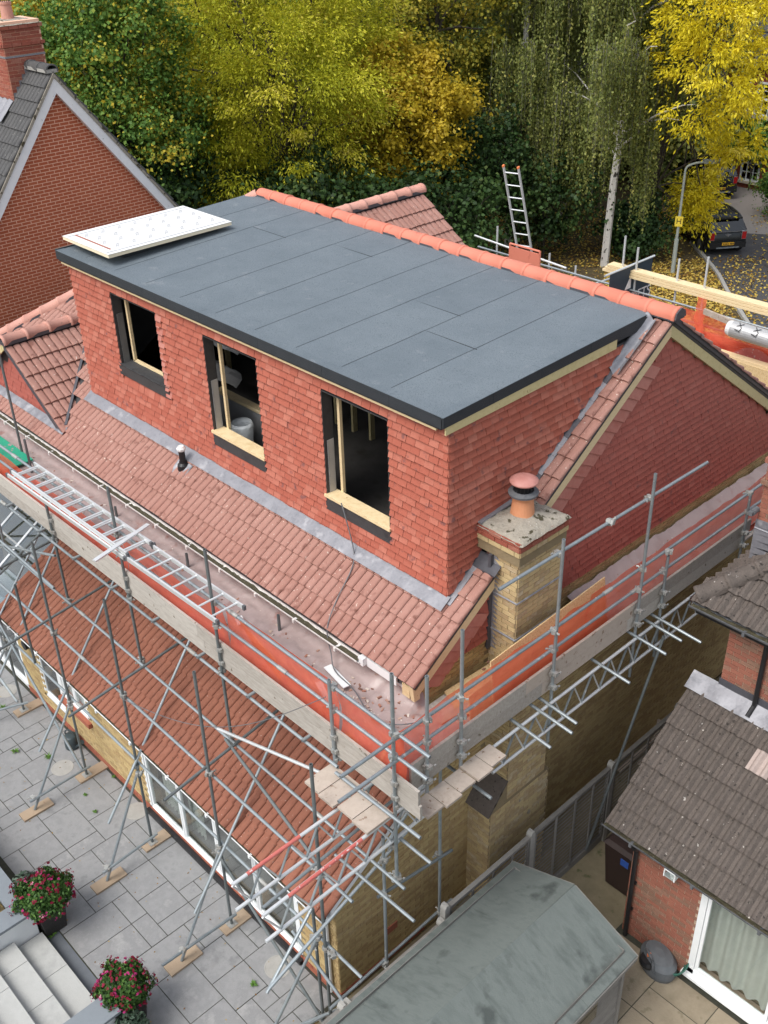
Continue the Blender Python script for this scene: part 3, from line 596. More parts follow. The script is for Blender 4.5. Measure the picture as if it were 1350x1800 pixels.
bg_.lathe((-5.2, .52, 5.985), [(.15, 0), (.17, .35), (.195, .60), (.17, .66), (.14, .58), (.12, .2)], 20)
bg_.build('plastic_bag_bin', m_bag, None, smooth=True, label='clear plastic lined bucket inside the middle window', cat='bucket')
def fkeep(u, z):
    x = u-9.28
    for a, b, z0, z1 in WINS:
        if a-.083 < x < b+.083 and z0-.02 < z < z1-.01:
            if a < x < b: return False
    return True
PF = Pieces('hanging_tile', 'dormer_tile_hanging', dw, m_hang, TILE, 300)
hanging(PF, (-9.28, .0, 0), (1, 0, 0), (0, -1, 0), 9.29, DZ0+.02, DZ1, None, [(a+9.28, b+9.28, z0-.02, z1+.02) for a, b, z0, z1 in WINS])
hanging(PF, (.0, 0, 0), (0, 1, 0), (1, 0, 0), 4.2, DZ0+.02, DZ1, lambda u, z: z > RS*u+5.93+.07 and u < 4.0)
PF.done()
PQ = Pieces('corner_tile', 'corner_tiles', dw, m_hang, MB().add([(-.11, -.03, 0), (.03, -.03, 0), (.03, .11, 0), (-.11, -.008, .13), (.006, -.008, .13), (.006, .11, .13), (-.11, -.015, 0), (.014, -.015, 0), (.014, .11, 0)], [(0, 1, 4, 3), (1, 2, 5, 4), (0, 6, 7, 1), (1, 7, 8, 2)]))
k = 0; z = DZ0+.02
while z < DZ1-.06:
    PQ.put(frame((0, 0, z), (1, 0, 0), (0, 1, 0), (0, 0, 1), 1 if k % 2 else .7, .7 if k % 2 else 1, 1)); z += GAUGE; k += 1
PQ.done()
PP = Pieces('pale_edge_tile', 'pale_edge_tiles', dw, m_pale, TILE)
for k in range(13): PP.put(frame((-6.53+(.0 if k % 2 else .0), -.004, 6.86+GAUGE*k), (1, 0, 0), (0, 0, 1), (0, -1, 0), .10 if k % 2 else .16, 1, 1.15))
PP.done()
# --- flat roof: felt strips, trim, timber fascia
def ftop(y): return 8.765+.030*y
fr = MB().prism([(-9.40, -.12, ftop(-.12)-.01), (-.02, -.12, ftop(-.12)-.01), (.05, 4.2, ftop(4.2)-.01), (-9.40, 4.2, ftop(4.2)-.01)], (0, 0, -.16)); flat = fr.build('flat_roof', m_felt_edge, house)
xs = [-9.40, -8.62, -7.66, -6.72, -5.76, -4.80, -3.84, -2.90, -1.95, -1.0, .03]
laps = {2: 2.9, 4: 3.2, 7: 2.3, 8: 1.6}
rr = random.Random(4)
for i in range(len(xs)-1):
    cuts = [-.10, laps[i], 4.17] if i in laps else [-.10, 4.17]
    for j in range(len(cuts)-1):
        y0, y1 = cuts[j], cuts[j+1]; a, b = xs[i]-.035, xs[i+1]; h0 = .004; nn = 22
        k = .0
        mb = MB(); T = .0045
        def fz(u, v):
            x = a+(b-a)*u; y = y0+(y1-y0)*v; return (x+.006*nz(y*1.3, i, 2), y, ftop(y)+h0+T+.0045*(1-u)+(.004 if j == 0 and v > .97 else 0)+.003*nz(x*1.5, y*1.5, 5))
        mb.grid(fz, 8, nn)
        # raised lap edge on the left side and near end
        for jj in range(nn):
            p, q = fz(0, jj/nn), fz(0, (jj+1)/nn); mb.add([p, q, (q[0]-.002, q[1], q[2]-.012), (p[0]-.002, p[1], p[2]-.012)], [(0, 1, 2, 3)])
        mb.build('felt_strip', m_felt, flat)
        if i: MB().path([Vector(fz(0, jj/11))+Vector((-.006, 0, -.004)) for jj in range(12)], .0075, 5).build('bitumen_bead', m_felt_edge, flat)
        if j == 1: MB().path([(a+.03, y0, ftop(y0)+.012), (b, y0, ftop(y0)+.012)], .0075, 5).build('bitumen_bead', m_felt_edge, flat)
for i, (a, b) in enumerate(zip([-9.42, -7.9, -6.6, -5.05, -3.6, -2.2, -.9], [-7.9, -6.6, -5.05, -3.6, -2.2, -.9, .02])):
    mb = MB(); d = .16+.03*rr.random()
    mb.hexa([(a, -.15, 8.63), (b-.004, -.15, 8.63), (b-.004, -.13, 8.63), (a, -.13, 8.63), (a, -.15, ftop(-.15)+.022), (b-.004, -.15, ftop(-.15)+.022), (b-.004, -.13, ftop(-.13)+.022), (a, -.13, ftop(-.13)+.022)])
    mb.build('edge_trim', m_felt_edge, flat)
    MB().hexa([(a, -.146, ftop(-.15)+.012), (b-.004, -.146, ftop(-.15)+.012), (b-.004, d-.15, ftop(d-.15)+.012), (a, d-.15, ftop(d-.15)+.012), (a, -.146, ftop(-.15)+.026), (b-.004, -.146, ftop(-.15)+.026), (b-.004, d-.15, ftop(d-.15)+.018), (a, d-.15, ftop(d-.15)+.018)]).build('edge_felt', m_felt, flat)
for a, b in zip([-.15, .75, 1.7, 2.75], [.75, 1.7, 2.75, 4.0]):
    MB().hexa([(.03, a, ftop(a)-.12), (.05, a, ftop(a)-.12), (.05, b-.004, ftop(b)-.12), (.03, b-.004, ftop(b)-.12), (.03, a, ftop(a)+.024), (.05, a, ftop(a)+.024), (.05, b-.004, ftop(b)+.024), (.03, b-.004, ftop(b)+.024)]).build('edge_trim', m_felt_edge, flat)
    MB().hexa([(-.12, a, ftop(a)+.012), (.046, a, ftop(a)+.012), (.046, b-.004, ftop(b)+.012), (-.12, b-.004, ftop(b)+.012), (-.12, a, ftop(a)+.019), (.046, a, ftop(a)+.028), (.046, b-.004, ftop(b)+.028), (-.12, b-.004, ftop(b)+.019)]).build('edge_felt', m_felt, flat)
bx('edge_trim', m_felt_edge, flat, -9.44, -9.41, -.14, 4.1, 8.63, 8.80)
for a, b in zip([-9.38, -6.3, -3.1], [-6.3, -3.1, -.12]): bx('front_fascia', m_wood, house, a, b-.004, -.10, -.062, 8.545, 8.655)
MB().hexa([(.025, -.10, 8.53), (.045, -.10, 8.53), (.045, 3.35, 8.60), (.025, 3.35, 8.60), (.025, -.10, ftop(-.1)-.11), (.045, -.10, ftop(-.1)-.11), (.045, 3.35, ftop(3.35)-.11), (.025, 3.35, ftop(3.35)-.11)]).build('side_fascia', m_woodg, house)
# rooflight upstand with white insulation boards laid over it
bx('rooflight_upstand', m_felt_edge, house, -9.05, -8.1, .45, 2.45, 8.7, 8.93)
ib = thing('insulation_board', (-8.65, 1.35, 8.93), 'white faced insulation board lying on the far end of the flat roof', 'board')
MB().box(-9.42, -7.88, .04, 2.58, 8.932, 8.99).build('foam_core', m_insedge, ib)
MB().box(-9.425, -7.875, .035, 2.585, 8.9905, 8.997).build('facing', m_ins, ib)
for y in (-.0,): pass
for xa in (-9.30, -8.0): bx('tape_strip', m_inkg, ib, xa, xa+.03, .06, 2.56, 8.9975, 8.9985)
bx('tape_strip', m_qbrick, ib, -9.3, -8.1, .2, .24, 8.9975, 8.999)
for i in range(7):
    for j in range(4):
        M = Matrix.Translation((-9.12+.30*j, .35+.33*i+.08*(j % 2), 8.9985))@Matrix.Rotation(R(150), 4, 'Z'); text('TXTA', .085, m_inkg, ib, M, 'print', .0006)
# soil vent pipe on the tiled roof
vp = onY(322, 815, -.24); 
v0 = thing('vent_pipe', (vp.x, -.24, roofz(-.24)), 'short black vent pipe capped with white plastic on a lead slate', 'vent pipe')
MB().grid(lambda u, v: (vp.x-.2+.4*u, -.24-.2*RC+.4*RC*v, roofz(-.24)+.065+(-.2+.4*v)*RSN+.015*math.sin(u*19)), 16, 6).build('lead_slate', m_lead, v0)
MB().lathe((vp.x, -.24, roofz(-.24)+.0), [(.11, 0), (.10, .09), (.065, .13), (.065, .15), (.055, .15), (.055, .36), (.04, .36)], 16).build('pipe', m_black, v0)
MB().lathe((vp.x, -.24, roofz(-.24)+.35), [(.06, 0), (.075, .02), (.08, .05), (.05, .09), (.02, .085)], 9).build('plastic_cap', m_ins, v0)
# --- small gable on the left roof
gb = MB().prism([(GX-1.74, GY+.02, 5.47), (GX+1.74, GY+.02, 5.47), (GX, GY+.02, 6.66)], (0, .1, 0)); gbw = gb.build('small_gable_wall', m_dark, house)
PS = Pieces('hanging_tile', 'small_gable_tiles', gbw, m_hang2, TILE)
hanging(PS, (GX-1.74, GY+.02, 0), (1, 0, 0), (0, -1, 0), 3.48, 5.50, 6.6, lambda u, z: z+.09 < 6.66-RS*abs(u-1.74)-.12); PS.done()
gr = MB()
for s in (1, -1): slab3(gr, [(GX, GY-.12, 6.70), (GX+s*1.78, GY-.12, 6.70-RS*1.78), (GX+s*1.78, GY+.0, 6.70-RS*1.78), (GX, 1.15, 6.70)], .06)
grf = gr.build('small_gable_roof', m_dark, house)
PGt = Pieces('roof_tile', 'small_gable_roof_tiles', grf, m_roof, ROMAN)
tiling(PGt, (GX+1.86, GY-.13, 6.72-RS*1.86), (0, 1, 0), (-RC, 0, RSN), 7, 7, lambda q: q.x > GX+.05 and q.y < GY+.02+(1.80-(q.x-GX)) )
PGt.done()
ridge_run(grf, (GX, GY-.16, 6.80), (GX, 1.1, 6.80), m_ridge_old, 'ridge_tile', m_leadd)
for s in (1, -1): MB().prism([(GX, GY-.13, 6.73), (GX+s*1.84, GY-.13, 6.73-RS*1.84), (GX+s*1.84, GY-.13, 6.60-RS*1.84), (GX, GY-.13, 6.60)], (0, .025, 0)).build('verge_trim', m_leadd if s > 0 else m_woodg, grf)
wv = MB(); wavy(wv, (GX-1.9, GY-.02, roofz(GY)+.075), (GX+1.9, GY-.02, roofz(GY)+.075), .17, (0, -RC, -RSN), (0, -RSN, RC), 40, .025); wv.build('lead_flashing', m_lead, house, smooth=True)
MB().beam((GX+1.80, GY+.0, roofz(GY)+.08), (GX+.25, .95, roofz(.95)+.02), .05, .06).build('valley_lead', m_leadd, house)
# --- rear gable seen over the ridge
RGX, RGZ = -9.2, 8.05
rg = MB()
for s in (1, -1): slab3(rg, [(RGX, 5.4, RGZ), (RGX, 8.75, RGZ), (RGX+s*2.9, 8.75, RGZ-RS*2.9), (RGX+s*2.9, 5.4+2.9, RGZ-RS*2.9)], .1)
rgr = rg.build('rear_gable_roof', m_dark, house)
PK = Pieces('roof_tile', 'rear_gable_tiles', rgr, m_roof, ROMAN)
tiling(PK, (RGX+3.0, 5.45, RGZ+.02-RS*3.0), (0, 1, 0), (-RC, 0, RSN), 11, 11, lambda q: q.x > RGX+.04 and q.y > 5.4+(q.x-RGX)); PK.done()
ridge_run(rgr, (RGX, 8.8, RGZ+.10), (RGX, 5.2, RGZ+.10), m_ridge_old, 'ridge_tile', m_leadd)
MB().prism([(RGX-2.9, 8.6, RGZ-RS*2.9), (RGX+2.9, 8.6, RGZ-RS*2.9), (RGX, 8.6, RGZ-.05)], (0, -.1, 0)).build('rear_gable_wall', m_hang2, house)

# ================================================================ GROUND-FLOOR EXTENSION
EX0, EX1, EY, EZ = -9.5, .28, -2.5, 2.16
LS = .65; LC, LSN = math.cos(math.atan(LS)), math.sin(math.atan(LS))
def leanz(y): return EZ+LS*(y+2.72)
DX0, DX1 = -4.92, -.62
ext = MB()
ext.box(EX0, -8.7, EY+.006, EY+.25, 0, 2.12).box(-7.8, DX0, EY+.006, EY+.25, 0, .85).box(-6.75, DX0, EY+.006, EY+.25, .85, 2.12).box(-8.7, -7.8, EY+.006, EY+.25, 0, .4).box(-8.7, -7.8, EY+.006, EY+.25, 1.9, 2.12).box(-7.8, -6.75, EY+.006, EY+.25, 1.75, 2.12)
ext.box(DX0, DX1, EY+.006, EY+.25, 1.98, 2.12).box(DX1, EX1-.025, EY+.006, EY+.25, 0, 2.12).box(DX0, DX1, EY+.0, EY+.2, 0, .10)
ext.prism([(EX1-.025, EY+.006, 0), (EX1-.025, -.74, 0), (EX1-.025, -.74, leanz(-.74)-.08), (EX1-.025, EY+.006, leanz(EY)-.08)], (-.2, 0, 0))
ew = ext.build('extension_wall', m_ymort, house)
def ekeep(u, z):
    x = u+EX0
    if DX0-.02 < x < DX1+.02: return False
    if -7.8 < x < -6.75 and .85 < z < 1.75: return False
    if -8.7 < x < -7.8 and .4 < z < 1.9: return False
    return True
brickwork(PB, (EX0, EY+.006, 0), (1, 0, 0), (0, -1, 0), EX1-EX0-.02, .15, 2.1, ekeep)
brickwork(PB, (EX1-.025, EY+.0, 0), (0, 1, 0), (1, 0, 0), 1.76, .15, 3.4, lambda u, z: z < leanz(EY+u)-.12, phase=1)
PB.parent = wall; PB.done()
PD = Pieces('plinth_brick', 'plinth_bricks', ew, m_qbrick, BRICK)
brickwork(PD, (EX0, EY-.004, 0), (1, 0, 0), (0, -1, 0), EX1-EX0, 0, .15); brickwork(PD, (EX1-.015, EY, 0), (0, 1, 0), (1, 0, 0), 1.76, 0, .15, phase=1); PD.done()
lr = MB(); slab3(lr, [(EX0, -2.66, leanz(-2.66)), (EX1, -2.66, leanz(-2.66)), (EX1, -.75, leanz(-.75)), (EX0, -.75, leanz(-.75))], .07); lroof = lr.build('lean_to_roof', m_dark, house)
PL_ = Pieces('roof_tile', 'lean_to_tiles', lroof, m_lean, ROMAN)
tiling(PL_, (EX1+.06-.30*33, -2.75, leanz(-2.75)), (1, 0, 0), (0, LC, LSN), 33, 8, lambda q: q.y < -.72, half=False); PL_.done()
gutter(house, EX0, EX1+.06, -2.74, 2.14, .062, m_white, m_moss, 9)
MB().prism([(EX1, -2.62, leanz(-2.62)+.02), (EX1, -.8, leanz(-.8)+.02), (EX1, -.8, leanz(-.8)-.12), (EX1, -2.62, leanz(-2.62)-.10)], (.05, 0, 0)).build('extension_bargeboard', m_whitep, house)
bx('fascia', m_white, house, EX0, EX1, -2.672, -2.65, 1.98, 2.15); bx('soffit', m_white, house, EX0, EX1, -2.65, EY, 1.97, 2.0)
dp = MB().tube((.10, EY-.06, .12), (.10, EY-.06, 1.95), .04, 10).tube((.10, EY-.06, 1.95), (.10, -2.74, 2.08), .04, 10); dp.build('downpipe', m_white, house)
# patio doors: three big panes
def glazed(name, parent, x0, x1, z0, z1, y, nx, m=None, label=None, hbars=0, gm=None, fw=.07):
    d = MB().box(x0, x1, y-.03, y+.06, z0, z0+fw).box(x0, x1, y-.03, y+.06, z1-fw, z1).box(x0, x0+fw, y-.03, y+.06, z0, z1).box(x1-fw, x1, y-.03, y+.06, z0, z1).build(name, m or m_white, parent, label=label)
    wd = (x1-x0-2*fw)/nx
    for k in range(nx):
        a = x0+fw+k*wd
        MB().box(a+.006, a+.056, y-.015, y+.03, z0+fw, z1-fw).box(a+wd-.056, a+wd-.006, y-.015, y+.03, z0+fw, z1-fw).box(a+.056, a+wd-.056, y-.015, y+.03, z0+fw, z0+fw+.07).box(a+.056, a+wd-.056, y-.015, y+.03, z1-fw-.06, z1-fw).build('sash', m or m_white, d)
        bx('pane', gm or m_glass, d, a+.05, a+wd-.05, y+.004, y+.012, z0+fw+.06, z1-fw-.05)
    return d
pdoor = glazed('patio_door', house, DX0, DX1, .10, 1.98, EY+.03, 4, label='long white patio door with four glass panes')
bx('door_track', m_black, pdoor, DX0-.02, DX1+.02, EY-.09, EY+.02, .02, .1)
glazed('kitchen_window', house, -8.7, -7.8, .4, 1.9, EY+.03, 1, gm=m_glassd)
wn = glazed('small_window', house, -7.8, -6.75, .93, 1.75, EY+.03, 2)
bx('white_blind', m_white, wn, -7.7, -6.85, EY+.10, EY+.12, 1.0, 1.7); bx('tile_sill', m_qbrick, house, -7.85, -6.7, EY-.08, EY+.02, .83, .93)
bx('room_floor', m_slab, house, EX0+.2, EX1-.25, EY+.2, -.8, .06, .09); bx('room_back', m_room, house, EX0+.2, EX1-.25, -.86, -.80, .09, 2.0)
def curtain(parent, x0, x1, y, z0, z1, m, nf, amp=.05, vary=.0):
    MB().grid(lambda u, v: (x0+(x1-x0)*u, y+amp*math.sin(u*nf*2*math.pi+1.5*nz(u*6, 2))*(.6+.4*v)*(1+.5*nz(u*5, 7))+.012*nz(u*9, v*2), z0+(z1-z0)*v+(.015*math.sin(u*nf*2*math.pi)+.03*nz(u*7, 1) if v == 0 else 0)), nf*10, 8).build('curtain', m, parent, smooth=True)
curtain(house, -4.75, -4.2, EY+.25, .2, 1.9, m_curtain, 5); curtain(house, -3.95, -3.5, EY+.25, .2, 1.9, m_curtain, 4); curtain(house, -1.2, -.8, EY+.25, .2, 1.9, m_curtain, 4)
# glazed roof beside the lean-to
gl = MB()
for k in range(6):
    x = EX0-.02-.85*k; gl.beam((x, -2.66, leanz(-2.66)+.0), (x, -.85, leanz(-.85)+.0), .06, .07)
gl.beam((EX0-4.4, -2.66, leanz(-2.66)), (EX0, -2.66, leanz(-2.66)), .07, .09).beam((EX0-4.4, -1.7, leanz(-1.7)+.01), (EX0, -1.7, leanz(-1.7)+.01), .04, .04)
gfr = gl.build('glass_roof_frame', m_alu, house)
for k in range(5):
    x = EX0-.05-.85*k
    MB().prism([(x, -2.62, leanz(-2.62)+.02), (x-.79, -2.62, leanz(-2.62)+.02), (x-.79, -.85, leanz(-.85)+.02), (x, -.85, leanz(-.85)+.02)], (0, 0, .008)).build('roof_pane', m_glassc, gfr)
bx('conservatory_floor', m_render, house, EX0-4.4, EX0, EY, -.8, .02, .05)
glazed('conservatory_front', house, EX0-4.4, EX0, .05, 2.1, EY+.03, 4, gm=m_glassd)
# outside wall lamp-like black vent discs under the gutter
MB().lathe((-.35, EY-.0, 0), [(.01, 0)], 3) if False else None
for x, z in ((-.42, 1.75), (-8.95, 1.55)):
    MB().tube((x, EY-.10, z), (x, EY+.0, z), .10, 20).build('flue_cowl', m_black, house)
bx('air_brick', m_qbrick, house, EX1-.02, EX1+.0, -1.55, -1.33, .62, .76)

# ================================================================ SCAFFOLD (front and right side)
scaf = thing('scaffold', (1.24, -2.2, 0), 'galvanised tube scaffold with boards and red netting around front and right side of the house', 'scaffold')
COUP = MB().lathe((0, 0, -.035), [(.036, 0), (.04, .012), (.04, .058), (.036, .07)], 10).box(.03, .075, -.03, .03, -.03, .03).tube((.05, -.055, 0), (.05, .055, 0), .010, 6).tube((.068, .05, 0), (.068, .085, 0), .014, 6).box(-.02, .02, -.065, -.03, -.028, .028)
coup_me = COUP.mesh('coupler'); coup_me.materials.append(m_coup)
def coupler(p, rz=None, tilt=0, parent=None):
    o = link(bpy.data.objects.new('coupler', coup_me), parent or scaf); o.matrix_basis = Matrix.Translation(Vector(p))@Matrix.Rotation(random.uniform(0, 6.28) if rz is None else rz, 4, 'Z')@Matrix.Rotation(tilt, 4, 'X')
def tb(name, p, q, m=None, parent=None): return MB().pipe(p, q).build(name, m or (m_galv if random.random() < .75 else m_galvd), parent or scaf)
YA, YB, XR = -2.22, -2.9, 1.30
ROWA = [(-12.0, 6.4, 3.3), (-9.65, 6.5, 3.3), (-7.2, 5.6, 3.28), (-4.80, 6.72, 3.27), (-2.32, 6.78, 3.25), (.13, 6.02, 4.5), (1.24, 6.78, 3.30)]
for x, zt, zb in ROWA:
    tb('standard', (x+random.uniform(-.02, .02), YA, zb), (x, YA+random.uniform(-.02, .02), zt), m_galvd if x in (-7.2, -4.8, -2.32) else m_galv)
    for z in (5.88, 5.50, 4.68): coupler((x, YA+.03, z))
    coupler((x, YA, 5.08), R(90)); coupler((x, YA, 4.84), R(90))
    if zb < 4: coupler((x, YA, 3.40)); coupler((x, YA, zb+.06))
# guard rails, mid rails and ledgers, each in lengths
def run(name, pts, m=None):
    for a, b in zip(pts[:-1], pts[1:]):
        tb(name, a, b, m); 
        if b is not pts[-1]: MB().tube(Vector(b)-(Vector(b)-Vector(a)).normalized()*.09, Vector(b)+(Vector(b)-Vector(a)).normalized()*.09, .031, 10).build('sleeve', m_coup, scaf)
yi = YA+.052
run('guard_rail', [(-14, yi, 5.90), (-8.2, yi, 5.90), (-1.9, yi, 5.895), (1.80, yi, 5.86)], m_galv)
run('mid_rail', [(-14, yi, 5.53), (-7.0, yi, 5.53), (-.9, yi, 5.52), (1.76, yi, 5.48)], m_galv)
run('ledger', [(-14, YA-.05, 4.66), (-9.0, YA-.05, 4.66), (-3.0, YA-.05, 4.66), (.25, YA-.05, 4.66)], m_galv)
run('ledger', [(-12.5, YA-.05, 3.42), (-6.6, YA-.05, 3.42), (-.2, YA-.05, 3.40), (1.45, YA-.05, 3.38)], m_galv)
# row B: standards to the ground outside the extension
PADM = MB().box(-.36, .36, -.115, .115, 0, .04)
for i, (x, zt) in enumerate(((-9.0, 4.0), (-6.5, 5.28), (-4.26, 5.30), (-1.94, 5.31), (.50, 5.35))):
    tb('standard', (x, YB, .055), (x+.02, YB+.01, zt), m_galvd if i % 2 else m_galvd)
    for z in (3.42, 1.86): coupler((x, YB, z))
    MB().box(x-.36, x+.10, YB-.115+.06, YB+.115+.06, .004, .042).build('sole_board', m_sole, scaf) if False else MB().obox((x-.0, YB+.1, .023), (.112, 0, 0), (0, .29, 0), (0, 0, .019)).build('sole_board', m_sole, scaf)
    bx('base_plate', m_coup, scaf, x-.075, x+.075, YB-.075, YB+.075, .043, .052)
run('ledger', [(-12, YB+.05, 3.36), (-5.6, YB+.05, 3.36), (.4, YB+.05, 3.34), (1.1, YB+.05, 3.33)], m_galv)
run('ledger', [(-12, YB+.05, 1.92), (-6.2, YB+.05, 1.92), (-.9, YB+.05, 1.90), (1.20, YB+.05, 1.88)], m_galv)
# transoms through both rows, long diagonal ties over the lean-to, rakers with foot ties
for i, x in enumerate((-9.1, -7.1, -4.72, -2.24)):
    tb('transom', (x+.0+(.4 if i == 1 else .30), -3.95+.1*i, 3.42), (x-.05, -.8, 3.47), m_galvd)
    xb = x+.45
    tb('tie_tube', (xb+.1, -3.62, 1.05+.05*i), (xb-.15, -.95, 4.35), m_galv)
tb('transom', (.42, -3.75, 3.40), (.30, -.9, 3.46), m_galv)
for i, (x, zt) in enumerate(((-8.9, 1.8), (-6.45, 1.85), (-4.2, 1.86), (-1.92, 1.86), (.40, 2.1))):
    fx, fy = ((-9.3, -3.95), (-6.39, -4.02), (-4.09, -3.90), (-1.94, -3.86), (.15, -3.95))[i]
    tb('raker', (fx, fy, .05), (x+.03, YB-.04, zt), m_galv); coupler((x+.03, YB-.05, zt-.05))
    MB().obox((fx, fy+.03, .024), (.112, 0, 0), (0, .29, 0), (0, 0, .02)).build('sole_board', m_sole, scaf)
    tb('foot_tie', (fx+.06, fy-.35 if i == 3 else fy-.06, .34), (x+.06, YB+.06, .30), m_galv); coupler((fx+.03, fy+.02, .34))
tb('brace', (-9.8, YB-.06, 3.2), (-6.45, YB-.07, .2), m_galv)
tb('brace', (-1.9, YB-.06, 1.75), (.42, YB-.07, .12), m_galvd)
tb('brace', (-14, YB-.1, 2.0), (-9.0, YB-.08, .3), m_galv)
# weathered tube lying from the ledger to the corner boards, extra tubes
tb('loose_tube', onY(383, 1281, -2.4), onY(572, 1362, -2.3), m_alu)
tb('brace', (-2.3, -2.33, 3.44), (.55, -2.85, 3.42), m_galvd)
# left end clutter of tubes over the glass roof
tb('brace', onY(0, 958, -2.4), onY(97, 977, -2.4), m_galv); tb('brace', onY(0, 1009, -2.5), onY(78, 930, -1.9), m_galvd)
tb('brace', onY(0, 950, -2.6), onY(95, 1034, -2.6), m_galv); tb('standard', onY(26, 1028, -2.95), onY(62, 1165, -2.95), m_galvd)
tb('tie_tube', (-9.2, -3.6, 1.3), (-9.5, -1.2, 3.9), m_galv); tb('tie_tube', (-11.2, -3.6, 1.3), (-11.4, -1.2, 3.9), m_galv)
# inner standards
for x, y, z in ((-10.2, -1.25, 6.95), (-9.45, -1.45, 5.5), (-4.70, -1.15, 5.06), (-2.32, -1.15, 5.10), (-6.9, -1.15, 5.0)):
    tb('inner_standard', (x, y, 3.55), (x, y, z), m_galvd)
# platform: boards on transoms
for x in np.arange(-13.6, 1.3, 1.2): tb('board_transom', (x, -2.32, 4.705), (x, -.85, 4.705), m_galv)
PLB = Pieces('scaffold_board', 'scaffold_boards', scaf, m_board, MB().box(0, 1, 0, .222, 0, .038))
for j in range(6):
    x = -14.0-random.random()*1.5
    while x < .6:
        L = 3.9 if x > -13 else 2.9; x2 = min(x+L, 1.2)
        PLB.put(frame((x, -2.13+.226*j, 4.732), (1, 0, 0), (0, 1, 0), (0, 0, 1), x2-x-.006)); x = x2
for j in range(4):
    y = -.76
    while y < 8.5:
        y2 = min(y+3.9, 8.6); PLB.put(frame((.34+.226*j+.222, y, 4.732), (0, 1, 0), (-1, 0, 0), (0, 0, 1), y2-y-.006)); y = y2
PLB.done()
# toe boards, two high, outside face against the standards
def toe(a, b, along, z, m, off=0.):
    if along == 'x': return bx('toe_board', m, scaf, a, b-.004, YA+.030+off, YA+.068+off, z, z+.222)
    return bx('toe_board', m, scaf, XR-.068-off, XR-.030-off, a, b-.004, z, z+.222)
for z, cuts in ((4.735, [-14, -10.2, -6.6, -2.75, 1.66]), (4.96, [-14, -11, -7.15, -2.9, 1.63])):
    for a, b in zip(cuts[:-1], cuts[1:]): toe(a, b, 'x', z, m_board)
bx('toe_board', m_board, scaf, -2.95, .55, YA+.072, YA+.108, 4.78, 5.02)
for z, cuts in ((4.735, [-1.95, .55, 2.5, 5.8]), (4.96, [-1.95, .2, 2.62, 5.9])):
    for a, b in zip(cuts[:-1], cuts[1:]): toe(a, b, 'y', z, m_plank if (b < 2.7 and a > -1.9) else m_board)
# corner extension boards
for k in range(4):
    x = .10+.29*k; MB().box(x, x+.278, -2.70-.02*(k % 2)+(.0 if k < 2 else .04), -2.24, 4.575-.035*(k > 1), 4.612-.035*(k > 1)).build('corner_board', m_plank, scaf)
for k in range(5):
    y = -2.02+.29*k; MB().box(1.33, 1.62+.04*(k % 2), y, y+.278, 4.585+.03*(k > 2), 4.622+.03*(k > 2)).build('corner_board', m_plank, scaf)
# right-hand row
for y, zt, zb in ((-1.73, 6.5, 4.6), (-1.12, 6.84, 4.6), (.70, 7.24, 3.80), (2.66, 7.38, 3.82), (3.30, 5.73, 3.84), (5.6, 5.8, 3.9)):
    tb('standard', (XR+.02, y, zb), (XR+.02, y+random.uniform(-.02, .02), zt), m_galv)
    for z in (5.80, 5.46): coupler((XR, y, z))
    coupler((XR+.02, y, 5.08), 0); coupler((XR+.02, y, 4.84), 0)
xi = XR-.036
run('guard_rail', [(xi, -3.05, 5.80), (xi, 1.9, 5.79), (xi, 7.6, 5.78)], m_galv)
run('mid_rail', [(xi, -3.10, 5.44), (xi, 2.6, 5.44), (xi, 7.6, 5.42)], m_galv)
tb('high_rail', (XR-.03, -.45, 7.04), (XR-.03, 4.12, 6.95), m_galv); coupler((XR-.02, .70, 7.0)); coupler((XR-.02, 2.66, 6.98)); coupler((XR-.03, 1.75, 7.02), 0, 1.2)
for y, xe in ((.57, 1.87), (.38, 1.94), (-.03, 1.91), (1.74, 1.89), (2.63, 1.89), (3.05, 1.88), (3.22, 2.1)):
    tb('board_transom', (.4, y, 4.70), (xe, y, 4.60), m_galv)
def truss(name, p, q, h, m, ny=Vector((1, 0, 0)), mt=None):
    p, q = Vector(p), Vector(q); d = (q-p); L = d.length; n = max(2, int(L/.42)); dn = Vector((0, 0, -h))
    t = MB().pipe(p, q).build(name, m, scaf); tb('bottom_chord', p+dn, q+dn, mt or m, t)
    for k in range(n):
        a = p+d*(k/n); b = p+d*((k+.5)/n)+dn; c = p+d*((k+1)/n)
        MB().tube(a-Vector((0, 0, .02)), b+Vector((0, 0, .02)), .013, 6).build('lattice', mt or m, t)
        MB().beam(b+Vector((0, 0, .02)), c-Vector((0, 0, .02)), .03, .012).build('lattice', m_galv, t)
    return t
truss('beam_truss', (XR+.07, -.55, 4.60), (XR+.07, 5.4, 4.60), .47, m_alu)
truss('beam_truss', (.66, -4.26, 4.50), (.66, -2.1, 4.50), .45, m_alu); truss('beam_truss', (1.24, -4.27, 4.50), (1.20, -1.6, 4.50), .45, m_alu)
MB().pipe((.66, -4.05, 4.502), (.66, -3.25, 4.502), .0252).build('red_paint_band', m_redpaint, scaf); MB().pipe((1.238, -3.9, 4.502), (1.222, -2.75, 4.502), .0252).build('red_paint_band', m_redpaint, scaf)
